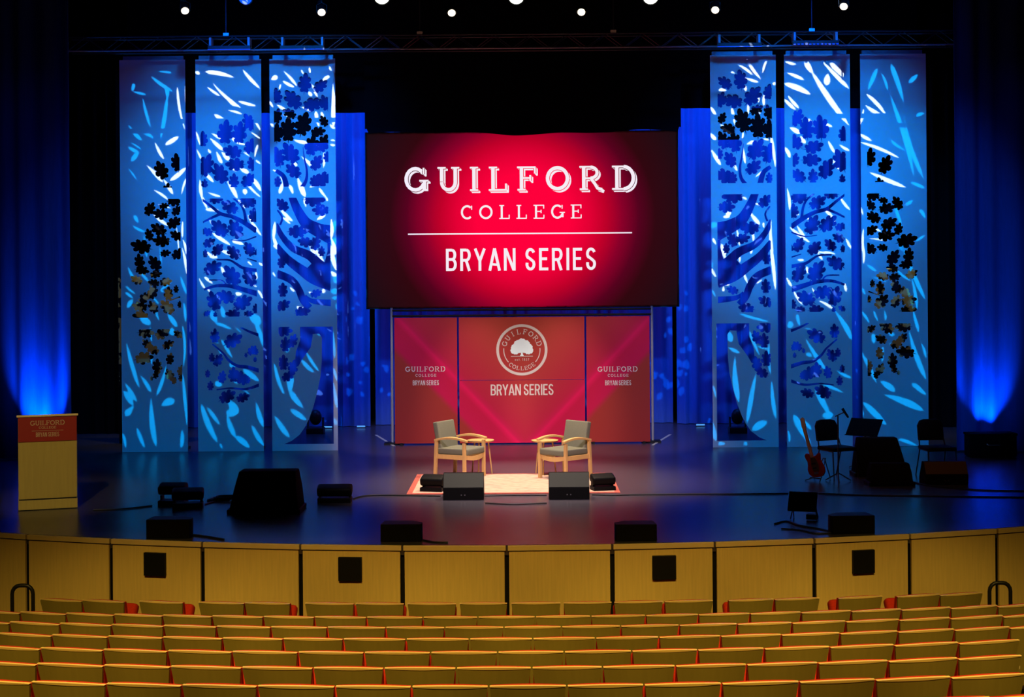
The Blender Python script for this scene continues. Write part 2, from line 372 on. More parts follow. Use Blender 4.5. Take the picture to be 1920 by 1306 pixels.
def layout(text, style, cx, cz, width, height, ex=0.0, off=(0,0)):
    gs = [glyph(c, style, ex) for c in text]; tot = sum(g[0] for g in gs)*height
    natural = 0.0
    gap = (width-tot)/(len(text)-1); k = 1.0
    if gap < 0.03*height:                       # squeeze letters instead of overlapping them
        gap = 0.08*height; k = (width-gap*(len(text)-1))/tot
    x = cx-width/2; out = []
    for g in gs:
        out += [[(x+a*height*k+off[0], cz+b*height+off[1]) for a,b in p] for p in g[1]]
        x += g[0]*height*k+gap
    return out
def arc_layout(text, style, cx, cz, r, height, a0, a1):
    """letters along a circle, angles in degrees clockwise-positive from straight up; r is the baseline"""
    gs = [glyph(c, style) for c in text]; n = len(text); out = []; flip = a0 > a1
    for i, g in enumerate(gs):
        a = a0+(a1-a0)*i/(n-1); th = -R(a) if not flip else -R(a)+math.pi
        for p in g[1]:
            q = []
            for u, v in p:
                X = (u-g[0]/2)*height; Y = v*height
                Y = (r+Y) if not flip else (-r+Y-0.0)
                if flip: q.append((cx+X*math.cos(th)-Y*math.sin(th), cz+X*math.sin(th)+Y*math.cos(th)))
                else: q.append((cx+X*math.cos(th)-Y*math.sin(th), cz+X*math.sin(th)+Y*math.cos(th)))
            out.append(q)
    return out
def shape(polys, y, name, m, parent, thick=0.004, minus=None, to3=None):
    if minus: keep = lambda c: any_in(c, polys) & ~any_in(c, minus)
    else: keep = lambda c: any_in(c, polys)
    f = to3 or (lambda a, b, k: (a, y-thick*(1-k), b))
    return cut(polys+(minus or []), keep, thick, f, name, m, parent)

# ------------------------------------------------------------------ room shell
seams = [-130,50,207,379,563,754,950,1148,1340,1527,1706,1870,2050]
RF = 19.4; D0 = 18.03
def on_arc(px, d0, rad, x0=CX):
    d = d0
    for _ in range(20):
        X = (px-x0)*d/F; d = d0+rad-math.sqrt(rad*rad-X*X)
    return (px-x0)*d/F, d
edge = [on_arc(unroll(s, 1018)[0], D0, RF) for s in seams]
far = 14.0
fl = MB(); poly = [(-far,34.5)]+[(-far,edge[0][1]+.9)]+[(x,y+.03) for x,y in edge]+[(far,edge[-1][1]+.9),(far,34.5)]
fl.prism(poly, -0.12, 0.0); struct(fl.build('floor', 'floor'), 'glossy dark stage floor')
au = MB()
def audz(y): return (CAMZ-(2.89+(y-10.7)*0.121))-0.86
ys = [(-4,audz(8.5)),(8.5,audz(8.5)),(17.0,audz(17.0)),(34.5,audz(17.0))]
au.prism([(y,z) for y,z in ys]+[(34.5,-2.6),(-4,-2.6)], -far, far, axis='x')
struct(au.build('floor_auditorium', 'aisle'), 'sloping auditorium floor under the seats')
for nm, c, d in (('wall_back',(0,34.6,4),(28.4,0.2,14)),('wall_left',(-14.1,15,4),(0.2,39,14)),('wall_right',(14.1,15,4),(0.2,39,14)),
                 ('wall_rear',(0,-4.1,4),(28.4,0.2,14)),('ceiling',(0,15,11.1),(28.4,39,0.2))):
    struct(MB().box(c, d).build(nm, 'void'))
# dark recess behind the fascia joints
tr = MB()
for i in range(len(edge)-1):
    (x0,y0),(x1,y1) = edge[i],edge[i+1]
    tr.prism([(x0,y0+.07),(x1,y1+.07),(x1,y1+.12),(x0,y0+.12)], audz(17.0), -0.12)
struct(tr.build('trim_1', 'black'), 'black recess behind the stage front panels')
# fascia panels
foam = {3:(0.55,'left outer'), 5:(0.5,'left inner'), 8:(0.5,'right inner'), 10:(0.5,'right outer')}
foam_px = {2:(291.5,1057), 4:(657,1066), 7:(1245,1063), 9:(1618,1052)}
npan = len(edge)-1
ordn = ['cut off by the left edge of the photo','first whole one from the left','second whole one from the left, with a black foam square','third whole one from the left','fourth whole one from the left, with a black foam square',
        'just left of the centre joint','just right of the centre joint','fourth whole one from the right, with a black foam square','third whole one from the right','second whole one from the right, with a black foam square','first whole one from the right','cut off by the right edge of the photo']
for i in range(npan):
    (x0,y0),(x1,y1) = edge[i],edge[i+1]; a = math.atan2(y1-y0, x1-x0); L = math.hypot(x1-x0,y1-y0)
    t = thing('fascia_panel', 'honey maple stage front panel, '+ordn[i], 'panel', ((x0+x1)/2,(y0+y1)/2,audz(17.0)), a, 'maple panels along the stage front')
    H = -audz(17.0); g = 0.028
    MB().box((0,0.02,(H-0.075)/2), (L-2*g,0.03,H-0.08)).build('board', 'fascia', t)
    MB().box((0,0.022,H-0.031), (L-g*0.9,0.065,0.062)).build('cap_rail', 'cap', t, bevel=0.006)
    if i in foam_px:
        px, py = foam_px[i]; a2, b2 = unroll(px, py); s_ = F/((y0+y1)/2)
        X = (a2-CX)/s_; Z = CAMZ-(b2-CY)/s_-t.location.z
        lx = (X-t.location.x)/math.cos(a)
        fm = MB(); fm.box((lx,-0.012,Z),(0.285,0.05,0.285)); fm.build('foam_square', 'black', t, bevel=0.006)['label'] = 'black foam square'

# ------------------------------------------------------------------ auditorium seats
def make_seat():
    t = thing('auditorium_seat', 'x', 'seat')
    def grid(name, m, yo, z0, z1, wtop, wbot, th, crown, zt=0.0, edge_m=None):
        nu, nv = 10, 5; vs = []; fs = []
        for k in (0, 1):
            for j in range(nv+1):
                v = j/nv
                for i in range(nu+1):
                    u = i/nu*2-1; z = z0+(z1-z0)*v-crown*u*u*v*v; wd = wbot+(wtop-wbot)*v
                    y = yo+k*th+0.035*u*u-(z-0.45)*0.20
                    vs.append((u*wd/2, y, z))
        N = (nu+1)*(nv+1); id_ = lambda k,j,i: k*N+j*(nu+1)+i
        for j in range(nv):
            for i in range(nu):
                fs.append((id_(0,j,i),id_(0,j,i+1),id_(0,j+1,i+1),id_(0,j+1,i)))
                fs.append((id_(1,j,i),id_(1,j+1,i),id_(1,j+1,i+1),id_(1,j,i+1)))
        for i in range(nu):
            fs.append((id_(0,nv,i),id_(0,nv,i+1),id_(1,nv,i+1),id_(1,nv,i))); fs.append((id_(0,0,i),id_(1,0,i),id_(1,0,i+1),id_(0,0,i+1)))
        for j in range(nv):
            fs.append((id_(0,j,0),id_(0,j+1,0),id_(1,j+1,0),id_(1,j,0))); fs.append((id_(0,j,nu),id_(1,j,nu),id_(1,j+1,nu),id_(0,j+1,nu)))
        mb = MB(); mb.add(vs, fs); return mb.build(name, m, t, smooth=True)
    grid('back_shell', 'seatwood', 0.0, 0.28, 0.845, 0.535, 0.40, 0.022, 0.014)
    grid('top_edge', 'seatedge_lit', -0.003, 0.840, 0.860, 0.538, 0.533, 0.032, 0.014)['label'] = 'rounded top edge of the ply back, overhead light painted in'
    grid('back_cushion', 'redfabric', 0.030, 0.34, 0.856, 0.525, 0.52, 0.045, 0.018)
    c = MB(); rot = Matrix.Rotation(R(62),4,'X')
    c.box((0,0.24,0.56), (0.48,0.42,0.11), rot=rot); c.build('seat_cushion', 'redfabric', t, bevel=0.045, smooth=True, seg=3)
    MB().box((0.272,0.13,0.60), (0.030,0.30,0.035)).build('armrest', 'beige', t, bevel=0.01)
    MB().box((0.272,0.12,0.29), (0.024,0.10,0.58)).build('pedestal', 'metal', t)
    return t
rows = {
 0: [(75,153),(154,232),(261,342),(372,457),(459,543),(572,663),(667,757),(764,855),(862,951),(959,1051),(1057,1147),(1152,1243),(1247,1337),(1367,1451),(1454,1537),(1573,1655),(1683,1763),(1764,1843)],
 1: [-46,37,123,213,304,397,493,589,687,793,896,1004,1108,1211,1310,1407,1503,1597,1691,1784,1872,1960],
 2: [-76,17,111,208,306,405,507,613,723,834,945,1053,1164,1274,1383,1486,1587,1687,1783,1882,1978],
 3: [-8,96,201,304,416,530,643,761,880,999,1117,1236,1352,1466,1576,1685,1791,1895,1995],
 4: [-40,74,192,313,434,558,682,807,933,1058,1185,1309,1434,1557,1678,1799,1914],
 5: [-60,67,193,318,452,586,719,855,997,1130,1267,1401,1535,1667,1798,1918],
 6: [-88,56,197,339,481,627,771,916,1063,1208,1354,1500,1643,1785,1925],
 7: [1560,1712,1860,2010],
}
rowname = ['front row by the stage','second row from the stage','third row from the stage','fourth row from the stage','fifth row from the stage','sixth row from the stage','seventh row from the stage','row nearest the camera']
nth = ['first','second','third','fourth','fifth','sixth','seventh','eighth','ninth','tenth','eleventh','twelfth']
def ordinal(i, n):
    if n % 2 and i == n//2: return 'middle one'
    if i < n/2: return ('leftmost' if i == 0 else nth[i]+' from the left')
    k = n-1-i; return ('rightmost' if k == 0 else nth[k]+' from the right')
proto = make_seat(); first = True
for r, js in rows.items():
    prs = js if r == 0 else list(zip(js[:-1], js[1:]))
    d0 = 16.4-0.95*r; n = len(prs)
    for i, (a, b) in enumerate(prs):
        ya = 1150+r*20
        xa, da = on_arc(unroll(a, ya)[0], d0, 18.0); xb, db = on_arc(unroll(b, ya)[0], d0, 18.0)
        mx, my = (xa+xb)/2, (da+db)/2; L = math.hypot(xb-xa, db-da)
        o = proto if first else copy_tree(proto); first = False
        o.location = (mx, my+0.08, audz(my)+(0.05 if r == 0 else 0)); o.rotation_euler = (0,0,math.atan2(db-da, xb-xa)); sc = L/0.55 if r else (L+0.012)/0.55
        o.scale = (sc,1,1)
        o['label'] = 'red tip-up seat, %s in the %s' % (ordinal(i, n), rowname[r]); o['group'] = 'red tip-up seats in the '+rowname[r]
        o['category'] = 'seat'
# handrails in front of the stage
for px, side in ((42.5,'left'),(1875,'right')):
    X, d = on_arc(unroll(px,1120)[0], 17.15, 18.0); z0 = audz(17.0); wd = 0.125
    top = CAMZ-(unroll(px, 1094 if side == 'left' else 1089)[1]-CY)*d/F
    hr = thing('handrail', 'black tubular hoop handrail before the stage front, at the far '+side, 'handrail', (X,d,z0), 0, 'black hoop handrails')
    H = top-z0-0.02; pts = [(-wd,0,0.0),(-wd,0,H-0.1)]+[(-wd+0.09*(1-math.cos(t)),0,H-0.1+0.1*math.sin(t)) for t in (0.4,0.8,1.2,1.57)]+[(wd-0.09*(1-math.cos(t)),0,H-0.1+0.1*math.sin(t)) for t in (1.57,1.2,0.8,0.4)]+[(wd,0,H-0.1),(wd,0,0)]
    MB().tube(pts, 0.024, 10).build('rail', 'metal', hr, smooth=True)
    for s in (-1,1): MB().cyl((s*wd,0,0),(s*wd,0,0.012),0.05).build('base_flange', 'metal', hr)

# ------------------------------------------------------------------ curtains
def drape(name, x0, x1, z0, z1, y, m, amp=0.07, wl=0.28, jitter=0.4, seed=1, bottom=None, thick=0.02):
    rnd = random.Random(seed); n = int((x1-x0)/0.035)+2; mb = MB(); nz = 8
    xs = [x0+(x1-x0)*i/n for i in range(n+1)]; ph = 0; off = []
    for i in range(n+1):
        ph += 2*math.pi*(x1-x0)/n/(wl*(1+jitter*math.sin(i*0.031*7+seed)*0.6+jitter*rnd.uniform(-.3,.3))); off.append(amp*math.sin(ph)*(0.7+0.3*math.sin(i*0.11+seed)))
    vs = []
    for k in (0,1):
        for j in range(nz+1):
            for i, x in enumerate(xs):
                zb = z0 if bottom is None else bottom(x)
                vs.append((x, y+off[i]*(1.0-0.15*j/nz)+k*thick, zb+(z1-zb)*j/nz))
    W = n+1; N = W*(nz+1)
    for j in range(nz):
        for i in range(n):
            mb.f.append((j*W+i,j*W+i+1,(j+1)*W+i+1,(j+1)*W+i)); mb.f.append((N+j*W+i,N+(j+1)*W+i,N+(j+1)*W+i+1,N+j*W+i+1))
    for i in range(n):
        mb.f.append((i,N+i,N+i+1,i+1)); q = nz*W; mb.f.append((q+i,q+i+1,N+q+i+1,N+q+i))
    for j in range(nz):
        mb.f.append((j*W,(j+1)*W,N+(j+1)*W,N+j*W)); mb.f.append((j*W+n,N+j*W+n,N+(j+1)*W+n,(j+1)*W+n))
    mb.v = vs; return mb.build(name, m, smooth=True)
DC = 32.6
def X_at(px, d, py=518): return P(px, py, d).x
tag(drape('stage_curtain', X_at(345,DC), X_at(693,DC), 0.01, 11.0, DC, 'curtain', 0.07, 0.30, seed=2), 'blue-lit pleated curtain between the left scenic panels and the screen', 'curtain', 'blue rear curtains')
tag(drape('stage_curtain', X_at(700,DC), X_at(1262,DC), 0.01, 11.0, DC+0.25, 'curtain', 0.06, 0.26, seed=5), 'blue-lit rear curtain behind the screen and red backdrop', 'curtain', 'blue rear curtains')
tag(drape('stage_curtain', X_at(1268,DC), X_at(1618,DC), 0.01, 11.0, DC, 'curtain', 0.07, 0.30, seed=9), 'blue-lit pleated curtain between the screen and the right scenic panels', 'curtain', 'blue rear curtains')
tag(drape('black_leg_curtain', X_at(90,31.5), X_at(345,31.5), 0.02, 8.6, 31.5, 'velvet', seed=3), 'black side drape behind the outermost left scenic panel', 'curtain', 'black side drapes')
tag(drape('black_leg_curtain', X_at(1618,31.5), X_at(1880,31.5), 0.02, 8.6, 31.5, 'velvet', seed=4), 'black side drape behind the outermost right scenic panel', 'curtain', 'black side drapes')
tag(drape('side_curtain', X_at(-160,27), X_at(133,27), 0.03, 9.2, 27.0, 'darkcurtain', 0.08, 0.42, seed=6), 'dark blue uplit curtain at far left behind the lectern', 'curtain', 'uplit side curtains')
tag(drape('side_curtain', X_at(1793,27), X_at(2110,27), 0.03, 9.2, 27.0, 'darkcurtain', 0.08, 0.42, seed=8), 'dark blue uplit curtain at far right behind the band gear', 'curtain', 'uplit side curtains')
zb = P(982,207,30.3).z
tag(drape('black_border', -7.9, 7.9, zb, 9.4, 30.3, 'velvet', 0.03, 0.5, seed=11, bottom=lambda x: zb+0.02*math.sin(x*0.5)), 'wide black velvet border hanging across the stage top', 'curtain')
xa, xb = P(684,230,29.35).x, P(1277,230,29.35).x; z1 = P(980,200,29.35).z
def swag_bottom(x):
    u = (x-xa)/(xb-xa); e = min(u,1-u)
    return P(980,249,29.35).z+0.03*math.sin(u*9)+0.02*math.sin(u*23)+(0.10 if e < 0.006 else 0)
tag(drape('screen_valance', xa, xb, 0, 11.0, 29.35, 'velvet', 0.035, 0.7, seed=13, bottom=swag_bottom), 'dark gathered cloth draped over the top edge of the screen', 'curtain')

# ------------------------------------------------------------------ scenic panels with laser-cut oak tree
DP = 28.1; SP = F/DP
pan_c = [288.5,431.0,569.8]; pan_w = 123.0; MIR = 1965.7
def UP(x, y): return ((x-CX)/SP, CAMZ-(y-CY)/SP)
LEAF = [(0,-.56),(.03,-.36),(.10,-.40),(.22,-.40),(.27,-.30),(.20,-.21),(.33,-.20),(.42,-.09),(.38,.03),(.25,.07),(.34,.15),(.35,.28),(.25,.34),(.16,.29),(.16,.41),(.08,.52),(-.03,.53),(-.12,.43),
        (-.14,.29),(-.22,.36),(-.34,.31),(-.35,.19),(-.25,.08),(-.38,.06),(-.42,-.07),(-.34,-.19),(-.20,-.20),(-.27,-.29),(-.22,-.39),(-.10,-.40),(-.03,-.36)]
def leaf(x, y, L, ang, wf=0.95):
    c, s = math.cos(R(ang)), math.sin(R(ang)); o = []
    for a, b in LEAF:
        X, Y = a*L*wf*0.98, b*L*1.16; o.append((x+X*c+Y*s, y-(Y*c-X*s)))
    return o
def branch(pts, w0, w1):
    """smooth tapering ribbon, px"""
    P_ = [Vector(p) for p in pts]; S_ = []
    n = len(P_)
    for i in range(n-1):
        p0, p1, p2, p3 = P_[max(i-1,0)], P_[i], P_[i+1], P_[min(i+2,n-1)]
        for k in range(6):
            t = k/6; S_.append(0.5*((2*p1)+(p2-p0)*t+(2*p0-5*p1+4*p2-p3)*t*t+(3*p1-p0-3*p2+p3)*t**3))
    S_.append(P_[-1]); L, Rr = [], []
    for i, p in enumerate(S_):
        d = (S_[min(i+1,len(S_)-1)]-S_[max(i-1,0)]).normalized(); nrm = Vector((-d.y,d.x)); w_ = (w0+(w1-w0)*i/(len(S_)-1))/2
        L.append(tuple(p+nrm*w_)); Rr.append(tuple(p-nrm*w_))
    return L+Rr[::-1]
W1 = {  # windows (x0,y0,x1,y1) in px for each left panel
 0: [(232,118,338.5,346.4),(232,367.5,339.5,590),(232,611.4,340.5,800)],
 1: [(378,118,478,346.4),(381,367.4,481.5,589),(383,609.5,484,800)],
 2: [(516,118,617.8,346.3),(520,367,620,588.5),(521.5,609,623.5,829)]}
L0 = [(304.5,315,34,-25),(334,301,32,-10),(315,353,26,5),
 (328,372,26,90),(308,381,17,80),(281.5,387,26,30),(303,396,28,-80),(332,390,22,45),(326.6,412.5,28,60),(299,425,30,-60),(280.6,435.5,22,-20),(332,437,24,-60),(304.5,446.5,30,-85),
 (266,456.6,36,-75),(334,471,26,60),(310,469.5,19,80),(262,485.5,27,-10),(291,489,30,-35),(266,501,24,100),(291.7,508.5,21,80),(256.8,519.5,22,-60),(289,525,21,-80),(310,523,22,80),
 (286,543,26,20),(270,553,24,50),(315.5,546,24,0),(330,537,14,0),(263,569,27,-80),(287,571,24,-30),(313.7,571,30,-45),(336.7,566,13,0),(264,587,28,-85),
 (272,618,28,90),(302.7,620,28,60),(334,621.5,18,-60),(275,640,21,-45),(286,650,24,-60),(313.7,641,22,60),(267.8,665.6,32,80),(317.4,668,21,10),(293.5,682,26,0),(290.7,697,16,20),(317.4,698,22,-30),(325,709,13,20),(337.6,690,19,10),(337.6,704,13,0),(282.5,704,9,0)]
L1 = [(470,226,32,-30),(425,245,42,4),(451,246,38,5),(382,257,27,0),(473,270,32,45),(439,280,33,-75),(387,307,40,20),(443.6,304,33,-90),(415,322,38,-30),(475,305,25,-20),(440,336,26,0),(466.6,334,30,50),(385,341,17,0),
 (405,369,24,90),(466.6,374,32,90),(432.6,384,32,-60),(477,400.5,26,0),(413.3,424,36,-50),(442.7,426.6,36,-30),(389.4,430,21,-70),(392,450.5,23,60),(407.8,464,25,45),(439,470,29,-45),(468,464,27,-30),(481,469,11,0),(385,471,14,0),
 (397.7,498,33,60),(435.3,514,40,-35),(468.4,517.6,33,-35),(424.3,552,33,-70),(401,561,35,-20),(453.7,563.5,35,60),(479,575,17,0),(437,585,26,-85),(465,584,17,90),(403,585.6,11,0),(387,583,14,60),
 (402,626,25,0),(435,634,34,60),(471,653,20,40),(460,661.6,9,0),(479,655,13,0),(477,670,10,0),(407,671,24,30),(396,666,16,0),(415,703,22,10),(436,699,27,0),(451,704,30,-40),(463,708,14,0),(393,719,17,0),(388,696,14,0),(423.4,739,31,60),(453,741,24,70)]
L2 = [(574.4,154,34,5),(603,158.7,28,50),(522,177,27,-10),(552.4,184.4,38,-40),(612,191,28,-20),(588,192.7,35,80),(546,210,25,-60),(522,215,26,10),(610,225,21,-30),(542.3,241.4,42,0),(570.7,231,42,15),(521,247,33,0),(597.4,244,26,80),
 (586.4,270.8,36,10),(608,267,32,20),(547,284.6,40,-35),(523,292,35,-15),(594.6,303,29,30),(615,292,19,0),(552.4,317.6,31,-50),(605,334,36,60),(590,338,22,0),(522,338,19,0),
 (531,381,27,-45),(589.6,371,36,90),(603.5,391,29,-90),(557.7,430.6,33,90),(573.7,450.5,26,-80),(591.6,453.5,26,20),(603.5,469,18,0),(528,489,21,0),(530,541,25,0),(591.6,547,21,70),(530,569,26,60),(565.7,581,27,80),
 (530,616,30,90),(534,643,26,0),(548,636,24,20),(530,677,27,0),(548,686,26,10),(538,702,24,60)]
B0 = [branch([(313,560),(338,551)],1,3)]
B1 = [branch([(379,413),(397,404),(415,396)],3,6), branch([(380,369),(397,382),(415,396),(437,402),(460,414),(482,429)],4,10), branch([(437,366),(452,379),(459,393),(462,413)],3,6),
 branch([(433,445),(457,447),(482,439)],1.5,3), branch([(406,482),(430,483),(443,490),(456,498),(482,503)],2.5,7), branch([(392,520),(415,521),(423,528)],2,3.5), branch([(382,538),(406,531),(433,532),(461,540),(484,547)],4,11), branch([(463,480),(482,486)],1.5,3),
 branch([(450,609),(466,617),(484,624)],3,6), branch([(397,640),(417,657),(427,670),(443,681),(463,684),(485,691)],3,8), branch([(404,726),(430,723),(459,725),(486,717)],2,6)]
def pc(pts, ox=500, oy=340, s=5.023): return [(ox+a/s, oy+b/s) for a, b in pts]
B2 = [branch([(570,272),(572.6,294),(577,317.6),(575,336),(567,348)],1,8), branch([(519,316),(533,327),(539,348)],7,11),
 branch([(547.8,364),(560,392),(575,415),(597,428),(622,440)],13,30), branch([(518,416),(530,439.5),(549.8,461.4),(579.6,475.4),(598,492),(622,512)],8,22), branch([(518,457),(540,483),(565.7,503),(589.6,519),(622,530)],12,26),
 pc([(490,380),(610,400),(610,560),(560,555),(530,520),(470,480),(430,440)]), pc([(575,560),(610,560),(610,800),(560,800),(545,760),(575,640)]), pc([(420,760),(500,740),(560,790),(610,800),(610,930),(470,970),(400,880),(380,800)]),
 branch([(519,509),(545.8,521),(559.7,539),(567.7,559),(580,574)],15,13), branch([(571.7,551),(585.6,561),(622,565)],5,13), branch([(521,390),(530,404),(526,418)],3,4),
 pc([(310,90),(430,90),(430,180),(410,290),(330,400),(290,470),(255,460),(270,330),(310,220)],500,590), pc([(430,90),(630,90),(630,1200),(150,1200),(225,1168),(300,1110),(350,1040),(385,970),(430,850),(470,700),(500,560),(512,420),(515,200),(490,160),(430,165)],500,590)]
holes_all = [(L0,B0),(L1,B1),(L2,B2)]
names_l = ['outermost left','middle left','innermost left']
for k in range(3):
    Ls, Bs = holes_all[k]; cxp = pan_c[k]; x0, x1 = cxp-pan_w/2, cxp+pan_w/2
    for mir in (0,1):
        mx = (lambda x: MIR-x) if mir else (lambda x: x)
        polys = [[UP(mx(a),b) for a,b in leaf(*l)] for l in Ls]+[[UP(mx(a),b) for a,b in q] for q in Bs]
        wins = [[UP(mx(a),b) for a,b in ((u[0],u[1]),(u[2],u[1]),(u[2],u[3]),(u[0],u[3]))] for u in W1[k]]
        ytop = 107 if not mir else 106.5
        out = [UP(mx(a),b) for a,b in ((x0,ytop),(x1,ytop),(x1,842.4),(x0,842.4))]
        # small clearance from the floor is part of the board's feet
        keep = lambda c: inside(c, out) & ~(any_in(c, wins) & any_in(c, polys))
        side = 'right' if mir else 'left'; nm = ('outermost','middle','innermost')[k]
        cxm = (UP(mx(cxp),0)[0])
        t = thing('scenic_panel', 'tall white cut-out panel with oak tree branches and leaves, %s of the three at %s' % (nm, side), 'panel', (cxm,DP,0), 0, 'tall oak cut-out scenic panels')
        cut([out]+wins+polys, keep, 0.02, lambda a,b,q: (a-cxm, -0.01+0.02*q, max(b,0.002)), 'board', 'panel', t)
        zt = UP(0,ytop)[1]
        if k == 2:
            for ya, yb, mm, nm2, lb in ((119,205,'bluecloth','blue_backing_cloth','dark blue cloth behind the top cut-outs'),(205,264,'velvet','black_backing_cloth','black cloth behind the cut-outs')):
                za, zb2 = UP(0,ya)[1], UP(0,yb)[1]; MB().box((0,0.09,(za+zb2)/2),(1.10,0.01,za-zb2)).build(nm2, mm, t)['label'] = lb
        MB().box((0,0.10,zt+0.035),(pan_w/SP*0.92,0.08,0.09)).build('hanging_batten', 'bluepipe', t)
        for s in (-1,1):
            MB().box((s*0.5,0.30,0.02),(0.06,0.58,0.04)).build('floor_brace', 'black', t)

# ------------------------------------------------------------------ projected slashes: gobo projectors
GA = (200,80,3.2646); GB = (200,460,3.2646); GC = (1280,80,3.2646); GD = (1280,460,3.2646)
sl = {}
sl['A'] = [(310,178,435,190,12),(265,205,410,305,22),(362,260,372,340,24),(372,300,325,600,24),(430,265,482,550,16),(478,250,484,400,8),(215,330,268,530,20),(165,250,150,300,22),(150,300,240,320,16),(125,500,215,605,26),(190,535,290,590,24),(355,630,440,575,24),(125,605,215,660,14),(125,640,200,680,24),(195,670,145,730,26),(290,605,350,720,20),(235,745,345,860,26),(385,850,485,765,24),(125,770,185,850,14),(340,830,405,935,24),(275,900,380,970,18),(455,935,488,830,12),(165,1055,190,1110,24),(150,1120,240,1165,20),(275,1035,385,1130,24),(300,990,400,1020,12),(220,1165,240,1306,18),(465,1090,462,1200,14),(462,1200,488,1306,18),(420,1110,440,1306,10),
 (535,180,570,190,20),(600,180,780,215,24),(830,165,940,285,20),(610,270,695,330,16),(640,240,825,405,20),(735,350,800,390,20),(800,360,915,390,18),(735,415,830,440,14),(655,440,730,490,26),(905,480,940,540,14),(875,545,942,592,12),(545,545,570,635,14),(635,555,715,595,20),(625,580,715,665,24),(755,575,790,610,20),(790,615,860,628,14),(545,650,578,720,14),(925,625,905,705,12),(670,665,705,745,22),(700,670,750,725,28),(835,670,875,700,12),(620,650,635,680,16),(910,720,942,745,14),(740,740,800,790,24),(810,770,870,800,26),(600,800,655,860,22),(735,845,800,960,26),(800,960,850,1020,18),(890,830,945,915,26),(860,870,948,955,16),(845,895,845,935,26),(570,835,582,960,20),(580,940,620,1030,18),(600,1025,690,1030,22),(610,915,700,945,16),(860,1050,950,1190,20),(625,1085,660,1130,16),(640,1165,760,1245,24),(765,1215,840,1240,26),(700,1275,780,1295,14),
 (1005,230,1045,205,26),(1075,170,1165,270,16),(1075,235,1150,275,18),(1190,165,1205,195,10),(1240,140,1245,190,12),(1360,140,1375,175,12),(1320,235,1365,205,20),(1055,290,1065,255,10),(1385,250,1387,520,26),(1365,500,1397,530,16),(1235,300,1255,330,20),(1270,300,1290,335,14),(1255,255,1275,300,12),(1040,380,1095,412,18),(995,360,1020,400,14),(1075,440,1150,460,12),(1190,395,1260,425,16),(1280,420,1300,520,20),(1315,425,1325,460,18),(1000,495,1028,520,16),(1140,595,1235,615,22),(1365,600,1398,602,12),(1365,625,1398,632,16),(1000,665,1050,770,16),(1185,695,1275,780,22),(1330,670,1325,770,14),(1130,725,1165,760,20),(1000,755,1045,795,24),(1055,785,1080,865,14),(1080,855,1055,930,20),(1165,820,1215,950,30),(1115,870,1140,930,20),(1240,890,1275,870,16),(1300,890,1348,955,16),(1345,945,1352,975,12),(1210,950,1220,1010,14),(1285,1090,1340,1055,20),(1050,1005,1140,1100,22),(1065,1065,1125,1115,16),(1375,1080,1372,1210,20),(1372,1190,1400,1306,22),(1030,1095,1018,1210,18),(1018,1190,1055,1280,20),(1195,1120,1235,1160,16),(1260,1160,1320,1210,12),(1240,1240,1275,1306,20)]
sl['B'] = [(235,0,240,80,18),(320,0,330,130,14),(455,0,495,200,20),(445,180,490,310,20),(125,130,190,245,22),(200,165,265,240,20),(110,250,185,310,18),(110,290,160,330,22),(160,330,120,390,22),(325,280,400,220,16),(320,275,350,290,16),(270,310,320,370,16),(190,430,270,490,40),(300,400,320,470,16),(370,420,430,510,30),(470,350,480,480,18),(400,500,395,560,30),(265,490,275,600,14),(390,590,380,650,14),(270,640,270,740,14),(460,480,465,760,16),(462,780,490,1120,20),(115,590,200,890,26),(195,790,270,910,26),(105,840,185,970,26),(100,890,160,990,34),(165,985,110,1055,32),(365,730,300,930,18),(270,930,300,1245,32),(330,990,415,945,44),(180,1115,230,1250,26),(460,1130,450,1250,22),(96,1150,112,1250,20),
 (600,40,650,70,20),(700,40,790,60,20),(625,75,680,75,24),(860,100,890,130,14),(930,105,955,130,16),(700,130,715,180,20),(885,150,915,160,20),(912,160,915,215,14),(560,195,610,280,16),(595,195,650,240,20),(610,260,640,300,14),(785,300,830,300,24),(895,240,920,260,14),(925,275,955,335,16),(700,370,715,450,26),(820,380,850,400,12),(640,400,670,480,36),(660,480,770,520,22),(880,430,940,490,50),(910,480,960,640,26),(780,505,830,545,12),(640,580,690,605,14),(700,575,770,700,22),(680,630,715,690,14),(745,735,790,740,36),(830,760,935,840,34),(660,845,710,860,34),(740,820,810,855,16),(820,875,880,925,14),(735,945,800,1040,44),(725,1030,800,1030,44),(735,1040,790,1190,30),(785,1170,875,1248,36),(575,965,680,1220,34),(610,990,695,1110,26),(915,965,968,1130,28),(885,1100,965,1240,28),(695,1215,705,1255,16),
 (1015,0,1060,40,16),(1080,85,1110,95,12),(1250,0,1330,110,22),(1375,0,1405,160,24),(1375,160,1405,195,26),(1015,165,1035,200,12),(1115,255,1150,290,16),(1230,285,1265,305,16),(1330,260,1325,300,20),(1375,290,1412,290,20),(1375,325,1412,325,24),(1160,375,1230,410,30),(1380,500,1395,700,16),(1080,640,1120,640,34),(1215,650,1300,780,20),(1185,695,1270,785,26),(1025,720,1090,930,22),(1130,800,1120,910,34),(1120,890,1205,1005,34),(1120,1005,1225,1080,34),(1025,1040,1120,1185,32),(1385,750,1410,840,16),(1385,830,1410,1010,18),(1385,1055,1410,1110,26),(1290,530,1305,565,14)]
